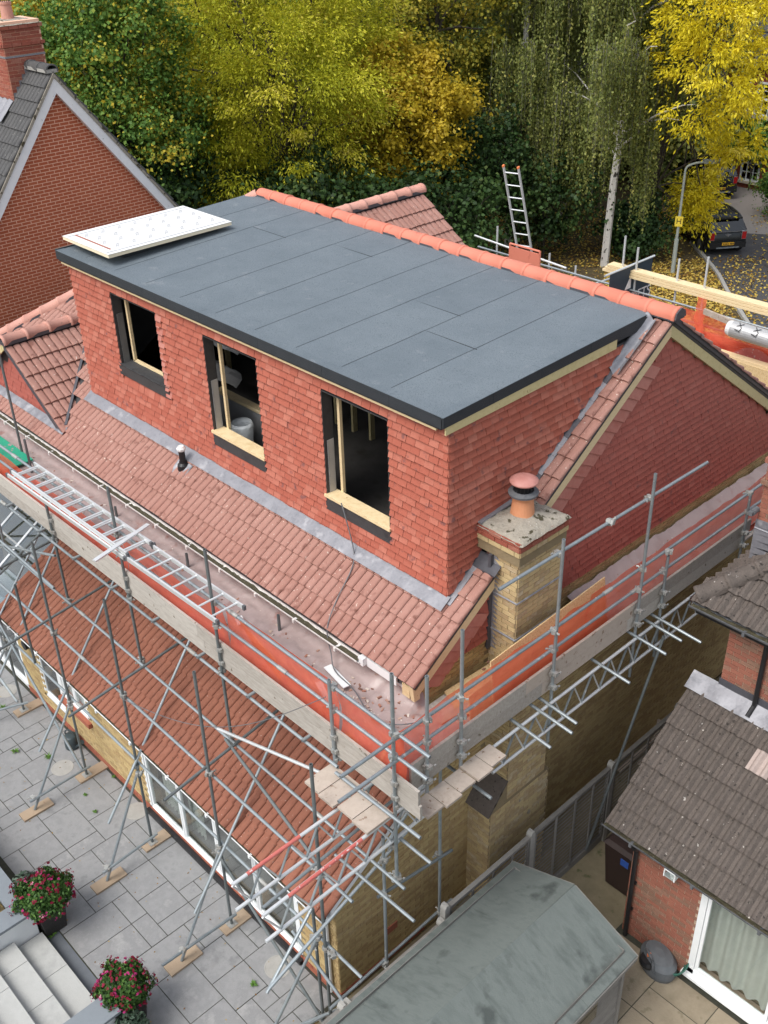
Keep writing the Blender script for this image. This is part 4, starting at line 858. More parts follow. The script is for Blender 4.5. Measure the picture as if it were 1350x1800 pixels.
# tubes around the corner foot and along the side wall
tb('standard', (.80, -2.05, .1), (.80, -2.03, 3.62), m_galv); tb('standard', (.80, -.95, .1), (.80, -.95, 4.6), m_galv); tb('standard', (.32, YB, .055), (.30, YB, 2.5), m_galvd)
bx('base_plate', m_coup, scaf, .725, .875, -2.125, -1.975, .0, .009); bx('base_plate', m_coup, scaf, .725, .875, -1.025, -.875, 0, .009); bx('base_plate', m_coup, scaf, .24, .40, YB-.08, YB+.08, .043, .052)
tb('side_ledger', (.77, -3.1, .98), (.77, -.65, 1.10), m_galv); tb('side_ledger', (-.1, -3.0, 1.75), (1.05, -2.95, 1.05), m_galv)
tb('side_ledger', (.72, -4.0, 2.32), (.62, -1.0, 3.25), m_galv); tb('side_ledger', (.3, -2.45, 3.20), (1.75, -2.40, 3.15), m_galv)
tb('side_ledger', (.78, -2.15, 2.50), (.85, -.75, 2.35), m_galvd); tb('brace', (.75, -2.0, 3.3), (1.0, -1.0, 4.6), m_galv)
tb('board_transom', (.05, -2.12, 4.02), (1.75, -2.1, 3.98), m_galv); tb('board_transom', (.45, -1.02, 4.35), (1.75, -1.0, 4.28), m_galv); tb('board_transom', (.3, -2.35, 4.66), (1.80, -2.33, 4.66), m_galv)
tb('brace', (.5, -3.9, 1.9), (.35, -2.95, 2.6), m_galv); tb('brace', (.3, -3.3, .3), (.85, -1.9, .35), m_galv)
for p in ((.80, -2.05, 1.0), (.80, -.95, 1.1), (.80, -2.05, 3.2), (.80, -.95, 4.3), (.80, -2.05, 2.52), (.80, -.95, 2.36), (1.22, YA, 3.95), (.30, YB, 1.75), (.30, YB, 1.90), (.66, -2.9, 1.9), (.50, YB, 3.36)): coupler(p)
tb('raking_tube', (1.2, 2.2, .2), (1.5, 3.2, 4.4), m_galvd)
# red netting between rails and toe boards
def net(name, fn, nu, nv): return MB().grid(fn, nu, nv).build(name, m_net, scaf, smooth=True)
def netfront(x0, x1, seed, zt=5.86, zb=4.86):
    def f(u, v):
        x = x0+(x1-x0)*u; b = .10*math.sin(v*math.pi)*(1+.6*nz(x*1.3, v, seed)); zt_ = zt-.14*abs(nz(x*.8, 3, seed))
        return (x+.03*nz(x*2, v*3, seed), YA+.125+b*.5+.045*nz(x*3.1, v*4.2, seed+2)*math.sin(v*math.pi), zb+(zt_-zb)*v)
    return net('debris_netting', f, int((x1-x0)*9), 12)
netfront(-14, -5.0, 1, 5.62); netfront(-4.95, -2.3, 2, 5.7); netfront(-2.25, .05, 3, 5.86); netfront(.1, 1.28, 4, 5.78)
def netright(y0, y1, seed, zt=5.78, zb=4.80):
    def f(u, v):
        y = y0+(y1-y0)*u; zt_ = zt-.10*abs(nz(y*.8, 3, seed))
        return (XR-.125-.06*math.sin(v*math.pi)*(1+nz(y, v, seed))+.04*nz(y*3, v*4, seed+1), y+.03*nz(y*2, v*3, seed), zb+(zt_-zb)*v)
    return net('debris_netting', f, int((y1-y0)*9), 12)
netright(-2.1, 1.7, 5); netright(1.65, 7.5, 6, 5.82)
# dusty sheet over the platform
def tz(x, y):
    r = 4.79+.03*nz(x*1.7, y*1.7, 2)+.05*abs(nz(x*2.6+y*1.3, y*3.4, 7))+.03*abs(nz(x*6, y*5-x, 1))+.012*nz(x*15, y*15, 1)
    d = min(y+2.1, 99); r += .22*max(0, 1-max(0, y+2.12)/.25)*(.6+.4*nz(x*2, 1, 4))
    r += .18*max(0, 1-max(0, -.74-y)/.3) if y < -.7 and x < .3 else 0
    if x > .3 and y > -.7: r += .20*max(0, 1-max(0, x-.3)/.3)+.12*max(0, 1-max(0, 1.2-x)/.2)
    return r
ts = MB(); ts.grid(lambda u, v: (-14+15.15*u, -2.11+1.37*v, tz(-14+15.15*u, -2.11+1.37*v)), 380, 40)
ts.build('plastic_sheet', m_tarp, None, smooth=True, label='dusty pinkish plastic sheet covering the front scaffold platform', cat='sheet')
ts = MB(); ts.grid(lambda u, v: (.31+.86*v, 2.3+6.1*u, tz(.31+.86*v, 2.3+6.1*u)+.05*max(0, nz(u*12, v*3, 5))), 90, 16)
ts.build('plastic_sheet', m_tarp, None, smooth=True, label='crumpled plastic sheet on the side platform along the gable', cat='sheet')
# strand board panels standing along the side rail, loose offcuts on the platform
def panel(name, pts, th, m, label, cat, group=None):
    a = Vector(pts[0]); n = (Vector(pts[1])-a).cross(Vector(pts[2])-a).normalized(); return MB().prism(pts, n*th).build(name, m, None, label=label, cat=cat, group=group)
panel('strand_board', [(1.10, -.25, 4.80), (1.10, 2.25, 4.80), (.92, 2.30, 5.66), (.92, -.15, 5.54)], .018, m_osb, 'tall strand board sheet leaning inside the side guard rail', 'board')
panel('strand_board', [(1.02, -.62, 4.79), (1.02, .9, 4.79), (.86, .95, 5.22), (.86, -.5, 5.12)], .018, m_osb, 'shorter strand board sheet leaning behind the tall one', 'board')
panel('strand_board', [(.34, -.4, 4.80), (.86, -.62, 4.80), (.95, .45, 4.83), (.40, .5, 4.82)], .018, m_osb, 'speckled strand board lying flat at the chimney foot', 'board')
panel('timber_sheet', [(-2.15, -1.72, 4.95), (-1.25, -1.95, 4.98), (-1.2, -2.03, 5.42), (-2.1, -1.95, 5.55)], .018, m_osb, 'dark strand board edge leaning at the ladder end', 'board')
panel('plaster_offcut', [(-1.28, -1.45, 4.84), (-.35, -1.78, 4.84), (-.42, -1.98, 5.22), (-1.25, -1.9, 5.30)], .013, m_board, 'grey green plasterboard offcut leaning on the front net', 'board')
for i, (p, q, wd, m, lab) in enumerate((((-1.15, -1.22, 4.87), (-.62, -1.32, 4.88), .12, m_white, 'white plastic soffit offcut with a screw hole on the sheet'), ((-1.0, -1.55, 4.86), (-.55, -1.75, 4.86), .16, m_ins, 'torn white paper scrap on the front platform'), ((-2.98, -1.42, 4.86), (-2.78, -1.50, 4.87), .12, m_white, 'small white bracket beside the stub tube'), ((.62, -1.78, 4.86), (.78, -2.05, 4.90), .045, m_wood, 'short pale timber batten by the corner post'), ((.05, -2.0, 4.9), (.55, -2.10, 4.95), .17, m_osb, 'orange strand board offcut behind the corner netting'), ((1.0, 1.9, 4.83), (1.12, 2.05, 4.83), .16, m_inkw, 'pink and white packet on the side platform boards'), ((.72, -.9, 4.84), (.78, -.3, 4.84), .10, m_plank, 'curled cardboard strip near the barge foot'))):
    MB().beam(p, q, wd, .014).build('offcut', m, None, label=lab, cat='offcut', group='building offcuts on the platform')
panel('mixing_tray', [(-11.3, -1.9, 4.86), (-9.75, -1.9, 4.86), (-9.75, -1.25, 4.86), (-11.3, -1.25, 4.86)], .03, m_mix, 'green plastic mortar mixing tray on the left of the platform', 'tray')
bx('tray_rim', m_mix, bpy.data.objects['mixing_tray'], -11.33, -9.72, -1.93, -1.89, 4.86, 5.0)
# long cable hanging from the right window, slack wire across the scaffold
cpts = [(-2.05, -.06, 6.67), (-1.95, -.08, 6.5), (-1.75, -.12, 6.0), (-1.62, -.3, 5.82), (-1.5, -.7, 5.56), (-1.35, -1.02, 5.32), (-1.2, -1.1, 5.0), (-.95, -1.25, 4.92), (-.5, -1.3, 4.88), (.1, -1.5, 4.87), (.4, -1.35, 4.88), (.6, -1.1, 4.9)]
def smooth(pts, n=5):
    pts = [Vector(p) for p in pts]; out = []
    for i in range(len(pts)-1):
        p0, p1, p2, p3 = pts[max(i-1, 0)], pts[i], pts[i+1], pts[min(i+2, len(pts)-1)]
        for k in range(n):
            t = k/n; out.append(.5*((2*p1)+(p2-p0)*t+(2*p0-5*p1+4*p2-p3)*t*t+(3*p1-p0-3*p2+p3)*t**3))
    return out+[pts[-1]]
MB().path(smooth(cpts), .009, 6).build('extension_cable', m_cable, None, label='thin grey cable trailing from the right window over the roof tiles', cat='cable')
w0, w1 = Vector((-4.2, -2.95, 3.42)), Vector((.1, -2.27, 5.75)); 
MB().path([w0.lerp(w1, t/24)-Vector((0, 0, 1.0*math.sin(math.pi*t/24)*.55)) for t in range(25)], .006, 5).build('slack_wire', m_cable, None, label='slack grey wire slung between two front scaffold standards', cat='wire')
# ladders
def ladder(label, A, B, C, n, m=m_alu, rung_extra=0):
    """A->B one stile, offset C to the other"""
    A, B, C = Vector(A), Vector(B), Vector(C); t = thing('ladder', A, label, 'ladder'); up = (B-A).cross(C).normalized()
    for s in (Vector((0, 0, 0)), C): MB().beam(A+s, B+s, .028, .065, up).build('stile', m, t)
    for k in range(n):
        p = A.lerp(B, (k+.5)/n); MB().tube(p, p+C, .016, 8).build('rung', m, t)
    for s in (A, B, A+C, B+C): MB().obox(s, (B-A).normalized()*.02, C.normalized()*.02, up*.036).build('end_cap', m_orange if label.startswith('aluminium ladder standing') else m_gutgrey, t)
    return t
l1 = ladder('aluminium ladder lying along the front guard rail, left section with paired rungs', (-7.55, -2.62, 5.985), (-4.0, -2.56, 5.985), (0, .50, 0), 12)
l2 = ladder('aluminium ladder lying along the front guard rail, right single section', (-3.93, -2.56, 6.02), (-1.8, -2.50, 6.0), (0, .44, 0), 7)
l3 = ladder('narrow inner aluminium ladder nested over the left ladder section', (-7.47, -2.57, 6.06), (-3.95, -2.53, 6.06), (0, .40, 0), 12)
MB().beam((-4.1, -2.98, 6.10), (-4.38, -1.90, 6.10), .07, .025).build('stabiliser_bar', m_alu, l2)

# ================================================================ RIGHT NEIGHBOUR
nb = thing('neighbour_house', (4.5, 3, 0), 'red brick neighbour with lichen spotted grey tiled roofs at lower right', 'house')
NS = .80; NC, NSN = math.cos(math.atan(NS)), math.sin(math.atan(NS))
nw = MB().box(2.46, 3.62, 1.51, 1.75, 0, 2.2).box(3.62, 8.2, 1.51, 1.75, 2.08, 2.2).box(3.62, 8.2, 1.51, 1.75, 0, .14).box(6.2, 8.2, 1.51, 1.75, .14, 2.08).prism([(2.46, 1.75, 0), (2.46, 3.3, 0), (2.46, 3.3, 3.6), (2.46, 1.75, 2.45)], (.24, 0, 0)).box(2.46, 8.2, 3.32, 8.6, 0, 5.3)
nwl = nw.build('wall', m_nmort, nb)
PN = Pieces('brick', 'brickwork', nwl, m_nbrick, BRICK)
brickwork(PN, (2.46, 1.51, 0), (1, 0, 0), (0, -1, 0), 1.16, 0, 2.2); brickwork(PN, (2.46, 1.51, 0), (0, 1, 0), (-1, 0, 0), 1.8, 0, 3.4, lambda u, z: z < 2.15+.8*u, phase=1)
brickwork(PN, (3.62, 1.51, 0), (1, 0, 0), (0, -1, 0), 3.4, 0, .14)
brickwork(PN, (2.46, 3.32, 0), (1, 0, 0), (0, -1, 0), 3.2, 3.3, 5.3); brickwork(PN, (2.46, 3.32, 0), (0, 1, 0), (-1, 0, 0), 5.2, 2.0, 5.3, phase=1)
PN.done()
def nz_(y): return 2.33+NS*(y-1.36)
nr = MB(); slab3(nr, [(2.12, 1.38, nz_(1.38)), (8.2, 1.38, nz_(1.38)), (8.2, 3.32, nz_(3.32)), (2.12, 3.32, nz_(3.32))], .10); nroof = nr.build('lower_roof', m_dark, nb)
PNR = Pieces('roof_tile', 'lower_roof_tiles', nroof, m_nbroof, romantile(.33, .42, .345, 2, .056, .042, .30), 260)
tiling(PNR, (2.06, 1.30, nz_(1.30)), (1, 0, 0), (0, NC, NSN), 15, 8, lambda q: q.y < 3.3, .33); PNR.done()
pt_ = link(bpy.data.objects.new('pale_tile', PNR.me.copy()), nroof); pt_.data.materials.clear(); pt_.data.materials.append(mat('faded pinkish grey tile', [(.33, .265, .24), (.40, .33, .30)], .9, 12, 0, .3, 60)); pt_.matrix_basis = frame(Vector((2.06+.33*4, 1.30, nz_(1.30)))+Vector((0, NC, NSN))*.345*5+Vector((0, -NSN, NC))*.012, (1, 0, 0), (0, NC, NSN), (0, -NSN, NC)); pt_['label'] = 'pale patched tile with a clip'
mb = MB(); wavy(mb, (2.02, 3.31, nz_(3.31)+.10), (8.2, 3.31, nz_(3.31)+.10), .30, (0, -NC, -NSN), (0, -NSN, NC), 40, .02); mb.build('lead_flashing', m_lead, nb, smooth=True)
bx('lead_upstand', m_leadd, nb, 2.44, 8.2, 3.295, 3.318, nz_(3.31)+.05, nz_(3.31)+.2)
g = gutter(nb, 2.02, 8.2, 1.30, 2.26, .066, m_gutgrey, m_moss, 6)
bx('fascia', m_black, nb, 2.1, 8.2, 1.372, 1.40, 2.08, 2.32); bx('soffit', m_black, nb, 2.1, 8.2, 1.40, 1.51, 2.08, 2.10)
MB().prism([(2.075, 1.38, nz_(1.38)-.02), (2.075, 3.3, nz_(3.3)-.02), (2.075, 3.3, nz_(3.3)-.14), (2.075, 1.38, nz_(1.38)-.14)], (.03, 0, 0)).build('verge_board', m_fence, nb)
MB().tube((2.56, 1.44, .02), (2.54, 1.44, 2.02), .036, 12).lathe((2.54, 1.40, 2.0), [(.05, 0), (.085, .10), (.085, .22), (.07, .22)], 14).box(2.52, 2.60, 1.46, 1.51, 1.2, 1.24).box(2.50, 2.60, 1.46, 1.51, .6, .64).build('downpipe', m_black, nb)
MB().tube((3.05, 3.26, nz_(3.26)+.1), (3.05, 3.26, 5.2), .036, 12).tube((3.05, 3.26, nz_(3.26)+.1), (3.05, 3.10, nz_(3.1)+.12), .036, 12).build('downpipe', m_black, nb)
nd = glazed('patio_door', nb, 3.62, 6.2, .14, 2.08, 1.53, 2, fw=.10, label='white patio door with pale curtains')
bx('door_sill', m_white, nd, 3.56, 6.26, 1.42, 1.52, .10, .15)
curtain(nb, 3.73, 6.1, 1.645, .30, 2.05, m_curtain, 11, .05); bx('room_floor', m_path, nb, 2.8, 8, 1.8, 3.2, .1, .12); bx('room_back', m_room, nb, 2.8, 8, 3.0, 3.05, .12, 2.3)
ln = MB().box(3.10, 3.26, 1.47, 1.505, 2.0, 2.2).build('wall_lantern', m_white, nb)
MB().add([(3.18, 1.38, 1.90), (3.09, 1.30, 2.0), (3.27, 1.30, 2.0), (3.27, 1.46, 2.0), (3.09, 1.46, 2.0)], [(0, 2, 1), (0, 3, 2), (0, 4, 3), (0, 1, 4)]).add([(3.09, 1.30, 2.13), (3.27, 1.30, 2.13), (3.27, 1.46, 2.13), (3.09, 1.46, 2.13), (3.18, 1.38, 2.19)], [(0, 1, 4), (1, 2, 4), (2, 3, 4), (3, 0, 4), (3, 2, 1, 0)]).build('lantern_cap', m_white, ln)
for a, b in ((3.095, 1.305), (3.265, 1.305), (3.095, 1.455), (3.265, 1.455)): bx('lantern_bar', m_white, ln, a-.008, a+.008, b-.008, b+.008, 1.99, 2.14)
bx('lantern_glass', m_glass, ln, 3.10, 3.26, 1.31, 1.45, 2.0, 2.13)
# upper hipped roof and chimney
UZ, UX, UY = 5.38, 1.98, 3.12
ur = MB(); ur.add([(UX, UY, UZ), (9, UY, UZ), (9, UY+3, UZ+.82*3), (UX+3, UY+3, UZ+.82*3), (UX, 9.2, UZ), (UX+3, 6.2, UZ+.82*3)], [(0, 1, 2, 3), (0, 3, 5, 4)]); uroof = ur.build('upper_roof', m_dark, nb)
US = .82; UC, USN = math.cos(math.atan(US)), math.sin(math.atan(US))
PU = Pieces('roof_tile', 'upper_roof_tiles', uroof, m_nbroof, romantile(.33, .42, .345, 2, .056, .042, .30), 200)
tiling(PU, (UX-.05, UY-.06, UZ-.03), (1, 0, 0), (0, UC, USN), 12, 11, lambda q: q.x-UX > q.y-UY+.02, .33)
tiling(PU, (UX-.06, 9.2, UZ-.03), (0, -1, 0), (UC, 0, USN), 19, 11, lambda q: q.y-UY > q.x-UX+.02, .33); PU.done()
ridge_run(uroof, (UX-.02, UY-.02, UZ+.10), (UX+3, UY+3, UZ+2.56), m_nbroof, 'hip_tile', m_nbroof)
gutter(nb, UX-.05, 9, UY-.09, UZ-.04, .066, m_gutgrey, m_moss, 4); bx('fascia', m_black, nb, UX+.02, 9, UY-.02, UY+.01, UZ-.22, UZ-.02); bx('soffit', m_black, nb, UX, 9, UY, 3.32, UZ-.22, UZ-.20)
bx('side_gutter', m_bin, nb, UX-.12, UX-.01, UY, 9.2, UZ-.09, UZ-.02)
nc = MB().box(2.10, 2.95, 4.30, 5.0, 5.3, 7.3).build('chimney', m_nmort, nb)
PNC = Pieces('brick', 'chimney_brickwork', nc, m_nbrick, BRICK); brickwork(PNC, (2.10, 4.30, 0), (1, 0, 0), (0, -1, 0), .85, 5.5, 7.3); brickwork(PNC, (2.10, 4.30, 0), (0, 1, 0), (-1, 0, 0), .7, 5.5, 7.3, phase=1)
for zz in (6.85, 7.2): brickwork(PNC, (2.06, 4.26, 0), (1, 0, 0), (0, -1, 0), .93, zz, zz+.076); brickwork(PNC, (2.06, 4.26, 0), (0, 1, 0), (-1, 0, 0), .78, zz, zz+.076)
PNC.done()
for k in range(6): MB().prism([(2.08-.0, 4.288, 5.55+.12*k), (2.25+.13*k, 4.288, 5.55+.12*k+.02), (2.25+.13*k, 4.288, 5.55+.12*k+.16), (2.08, 4.288, 5.55+.12*k+.12)], (0, -.006, 0)).build('stepped_lead', m_lead, nc)
MB().path([(2.085, 4.285, 6.12), (2.085, 5.02, 6.12)], .014).path([(2.08, 4.285, 6.12), (2.96, 4.285, 6.12)], .014).build('lead_drip', m_lead, nc)
MB().tube((2.06, 4.15, 6.42), (2.06, 4.29, 6.42), .05, 12).box(2.03, 2.09, 4.10, 4.16, 6.39, 6.45).build('security_camera', m_gutgrey, nc)

# ================================================================ SHED, FENCE, BIN, HOSE REEL
shed = thing('garden_shed', (2.4, -1.4, 0), 'low timber shed with green grey felt roof at the bottom right', 'shed')
SX0, SX1, SY0, SY1, SE, SRZ = 1.42, 3.36, -4.0, 0.0, 1.72, 2.19
sb = MB()
sb.box(SX0, SX1, SY0, SY1, 0, SE).prism([(SX0, SY1, SE), (SX1, SY1, SE), (2.39, SY1, SRZ-.04)], (0, SY0-SY1, 0)); sbw = sb.build('shed_frame', m_fence, shed)
k = 0; z = .03
while z < SE:
    for s_, x in ((1, SX1), (-1, SX0)):
        MB().hexa([(x, SY0, z), (x+s_*.024, SY0, z), (x+s_*.024, SY1, z), (x, SY1, z), (x, SY0, z+.125), (x+s_*.006, SY0, z+.125), (x+s_*.006, SY1, z+.125), (x, SY1, z+.125)]).build('weatherboard', m_fence, sbw)
    MB().hexa([(SX0, SY1, z), (SX1, SY1, z), (SX1, SY1+.024, z), (SX0, SY1+.024, z), (SX0, SY1, z+.125), (SX1, SY1, z+.125), (SX1, SY1+.006, z+.125), (SX0, SY1+.006, z+.125)]).build('weatherboard', m_fence, sbw)
    z += .12
bx('corner_post', m_fence, shed, SX1-.02, SX1+.045, SY1-.02, SY1+.045, 0, SE); bx('corner_post', m_fence, shed, SX1-.005, SX1+.04, -1.3, -1.24, 0, SE)
bx('shed_window', m_glassd, shed, SX1+.026, SX1+.034, -1.25, -.55, .95, 1.5)
def felt_piece(x0, z0, x1, z1, y0, y1, nm):
    mb = MB(); mb.grid(lambda u, v: (x0+(x1-x0)*u, y0+(y1-y0)*v, z0+(z1-z0)*u+.010*nz((x0+(x1-x0)*u)*2.3, (y0+(y1-y0)*v)*1.4, 6)+.004*nz(u*14, v*11, 2)), 14, 14)
    n0 = len(mb.v); mb.add([(x0, y0, z0), (x1, y0, z1), (x1, y1, z1), (x0, y1, z0), (x0, y0, z0-.03), (x1, y0, z1-.03), (x1, y1, z1-.03), (x0, y1, z0-.03)], [(0, 1, 5, 4), (1, 2, 6, 5), (2, 3, 7, 6), (3, 0, 4, 7), (7, 6, 5, 4)]); mb.build(nm, m_shedfelt, shed)
for i, (a, b) in enumerate(((-4.2, -3.05), (-3.06, -2.0), (-2.01, -.95), (-.96, .12))):
    felt_piece(1.28, SE+.03-.03+.005*i, 2.39, SRZ+.005*i, a, b, 'roof_felt'); felt_piece(3.50, SE+.005*i, 2.39, SRZ+.005*i, a, b, 'roof_felt')
MB().beam((1.27, .13, SE-.03), (2.39, .13, SRZ-.03), .02, .07).build('gable_trim', m_fence, shed); MB().beam((3.50, .13, SE-.03), (2.39, .13, SRZ-.03), .02, .07).build('gable_trim', m_fence, shed)
MB().beam((1.275, -4.2, SE-.04), (1.275, .12, SE-.04), .02, .06).build('eaves_trim', m_fence, shed); MB().beam((3.505, -4.2, SE-.04), (3.505, .12, SE-.04), .02, .06).build('eaves_trim', m_fence, shed)
def fence(label, x, ys, zt, front=False):
    f = thing('fence', (x, ys[0], 0), label, 'fence')
    for i, y in enumerate(ys):
        MB().box(x-.05, x+.05, y-.05, y+.05, 0, zt+.06).prism([(x-.05, y-.05, zt+.06), (x+.05, y-.05, zt+.06), (x+.05, y-.02, zt+.11), (x-.05, y-.02, zt+.11)], (0, .05, 0)).build('concrete_post', m_conc, f)
        if i == len(ys)-1: break
        y0, y1 = y+.055, ys[i+1]-.055
        bx('gravel_board', m_fence, f, x-.02, x+.02, y0, y1, 0, .15)
        MB().box(x-.035, x+.035, y0, y1, zt-.03, zt+.02).build('capping_rail', m_fence, f)
        n = int((zt-.18)/.088)
        for k in range(n):
            z = .16+.088*k
            MB().hexa([(x-.030, y0, z), (x-.018, y0, z), (x-.018, y1, z), (x-.030, y1, z), (x+.004, y0, z+.074), (x+.016, y0, z+.074), (x+.016, y1, z+.074), (x+.004, y1, z+.074)]).build('fence_slat', m_fence, f)
        for yy in (y0+.01, y0+(y1-y0)*.27, y0+(y1-y0)*.52, y0+(y1-y0)*.76, y1-.05): bx('fence_batten', m_fence, f, x+.019, x+.04, yy, yy+.038, .15, zt-.03)
fence('weathered slatted timber fence with concrete posts between the houses', 1.15, [-1.2, .70, 2.75, 4.7], 1.72)
fence('short timber fence end in front of the house corner beside the shed', 1.18, [-5.2, -3.2], 1.55)
fence('section of slatted fence hidden beside the shed under the scaffold', 1.17, [-3.1, -1.3], 1.5)
bn = thing('wheelie_bin', (1.95, 2.25, 0), 'dark brown wheelie bin with blue label against the brick wall', 'bin')
MB().hexa([(1.75, 2.02, .05), (2.2, 2.02, .05), (2.2, 2.5, .05), (1.75, 2.5, .05), (1.68, 1.97, 1.0), (2.26, 1.97, 1.0), (2.26, 2.62, 1.0), (1.68, 2.62, 1.0)]).build('body', m_bin, bn)
MB().hexa([(1.66, 1.94, 1.003), (2.28, 1.94, 1.003), (2.28, 2.66, 1.003), (1.66, 2.66, 1.003), (1.72, 2.0, 1.07), (2.22, 2.0, 1.07), (2.22, 2.60, 1.09), (1.72, 2.60, 1.09)]).build('lid', m_bin, bn)
for x in (1.70, 2.22): MB().tube((x-.02, 2.48, .10), (x+.05, 2.48, .10), .10, 16).build('wheel', m_tyre, bn)
bx('blue_label', m_blue, bn, 2.0, 2.15, 1.972, 1.985, .72, .86)
# hose reel box
hp = onZ(1155, 1700, 0); hr = thing('hose_reel', (hp.x, hp.y, 0), 'grey hose reel box with green hose by the neighbour wall', 'hose reel')
hx, hy = hp.x, hp.y
def ell(cx, cy, a, b, z, rot, n=28): return [Vector((cx+a*math.cos(t)*math.cos(rot)-b*math.sin(t)*math.sin(rot), cy+a*math.cos(t)*math.sin(rot)+b*math.sin(t)*math.cos(rot), z)) for t in [2*math.pi*i/n for i in range(n)]]
mb = MB(); rings = [ell(hx, hy, .30, .22, .0, -.3), ell(hx, hy, .33, .24, .10, -.3), ell(hx, hy, .32, .23, .24, -.3), ell(hx, hy, .25, .17, .33, -.3), ell(hx, hy, .10, .06, .36, -.3)]
n = 28
for k in range(4): mb.add(rings[k]+rings[k+1], [(i, (i+1) % n, (i+1) % n+n, i+n) for i in range(n)])
mb.add(rings[4], [tuple(range(n))]); mb.build('casing', m_grey, hr, smooth=True)
MB().lathe((hx-.08, hy-.13, .18), [(.15, 0), (.155, .05), (.13, .10), (.03, .11)], 20).build('reel_disc', m_black, hr)
MB().path(smooth([(hx-.24, hy-.02, .22), (hx-.16, hy-.10, .36), (hx+.0, hy-.20, .36), (hx+.08, hy-.26, .22)]), .022, 8).build('handle', m_gutgrey, hr)
MB().tube((hx-.10, hy-.13, .30), (hx-.10, hy-.13, .36), .03, 12).build('orange_knob', m_orange, hr)
for i, (dx, z) in enumerate(((.0, .18), (.03, .23), (.05, .28))):
    MB().path([Vector((hx+.06+dx+.30*math.cos(t), hy+.10+.24*math.sin(t), z+.05*math.sin(t*2))) for t in [(-1.2+3.6*k/18) for k in range(19)]], .011, 6).build('hose', m_green, hr)

# ================================================================ POTS, WATERING CAN
m_leafd = tonemat('planter foliage', [(.02, .055, .012), (.05, .115, .025), (.10, .19, .04)], .55, .2)
m_petal = tonemat('petunia petals', [(.16, .004, .02), (.26, .010, .045), (.42, .02, .16), (.62, .30, .36)], .6, .2)
def cards(pos, nrm, size, asp, tone, name, m, parent=None, jitter=.35, fold=True):
    """many small diamond leaves; pos, nrm are arrays"""
    n = len(pos); a = RNG.normal(size=(n, 3)); nrm = nrm/np.linalg.norm(nrm, axis=1, keepdims=True); nrm = nrm+RNG.normal(size=(n, 3))*jitter; nrm /= np.linalg.norm(nrm, axis=1, keepdims=True)
    u = np.cross(nrm, a); u /= np.linalg.norm(u, axis=1, keepdims=True)+1e-9; v = np.cross(nrm, u); s = (size*RNG.uniform(.6, 1.25, n))[:, None]
    return cards_uv(pos, u*s*.5, v*s*.5*asp, tone, name, m, parent, nrm*s*.10)
def cards_uv(pos, u, v, tone, name, m, parent=None, lift=0, kind=None):
    n = len(pos); V = np.empty((n, 4, 3)); V[:, 0] = pos-u; V[:, 1] = pos+v+lift; V[:, 2] = pos+u; V[:, 3] = pos-v+lift
    me = bpy.data.meshes.new(name); me.vertices.add(4*n); me.vertices.foreach_set('co', V.reshape(-1)); me.loops.add(4*n); me.loops.foreach_set('vertex_index', np.arange(4*n, dtype=np.int32))
    me.polygons.add(n); me.polygons.foreach_set('loop_start', np.arange(0, 4*n, 4, dtype=np.int32)); me.update(calc_edges=True)
    at_ = me.attributes.new('tone', 'FLOAT', 'POINT'); at_.data.foreach_set('value', np.repeat(np.clip(tone, 0, 1), 4).astype(np.float32)); me.materials.append(m)
    return link(bpy.data.objects.new(name, me), parent, kind=kind)
def planter(label, x, y, r, zt, h=.42, seed=1):
    t = thing('planter', (x, y, 0), label, 'planter'); s = .17
    MB().hexa([(x-s, y-s, .0), (x+s, y-s, .0), (x+s, y+s, .0), (x-s, y+s, .0), (x-s*1.3, y-s*1.3, zt), (x+s*1.3, y-s*1.3, zt), (x+s*1.3, y+s*1.3, zt), (x-s*1.3, y+s*1.3, zt)]).build('pot', m_wicker, t)
    rg_ = np.random.default_rng(seed); n = 6500; d = rg_.normal(size=(n, 3)); d /= np.linalg.norm(d, axis=1, keepdims=True); d[:, 2] = np.abs(d[:, 2])*1.0-.12
    rad = rg_.uniform(.45, 1, n)**.6; lump = 1+.22*np.sin(d[:, 0]*5+seed)*np.cos(d[:, 1]*6); pos = d*rad[:, None]*lump[:, None]*np.array([r, r, h])+np.array([x, y, zt+.16])
    cards(pos, d, .055, .6, rg_.uniform(0, 1, n)*rad, 'foliage', m_leafd, t, .6)['kind'] = 'stuff'
    n = 150; d = rg_.normal(size=(n, 3)); d /= np.linalg.norm(d, axis=1, keepdims=True); d[:, 2] = np.abs(d[:, 2])-.1; lump = 1+.22*np.sin(d[:, 0]*5+seed)*np.cos(d[:, 1]*6)
    c = d*np.array([r, r, h])*lump[:, None]*1.05+np.array([x, y, zt+.18]); tn = np.repeat(rg_.choice([.05, .2, .35, .68, .98], n, p=[.32, .3, .2, .14, .04]), 5)
    P5 = np.repeat(c, 5, 0)+rg_.normal(size=(5*n, 3))*.011; cards(P5, np.repeat(d, 5, 0),   .038, .9, tn, 'flowers', m_petal, t, .35)['kind'] = 'stuff'
planter('dark planter of red and magenta petunias at the top of the steps', -3.98, -4.98, .45, .56, .36, 2)
planter('dark planter of pink and crimson petunias at the foot of the right wall', -1.72, -4.92, .42, .52, .42, 5)
def bush(name, label, x, y, z, r, h, n, m, size, seed, cat='shrub'):
    t = thing(name, (x, y, 0), label, cat); rg_ = np.random.default_rng(seed); d = rg_.normal(size=(n, 3)); d /= np.linalg.norm(d, axis=1, keepdims=True); rad = rg_.uniform(.3, 1, n)**.5
    pos = d*rad[:, None]*np.array([r, r, h])+np.array([x, y, z]); cards(pos, d+np.array([0, 0, .4]), size, .5, rg_.uniform(0, 1, n), 'foliage', m, t, .5)
    MB().tube((x, y, 0), (x, y, z), .03, 6).build('stem', m_bark, t)
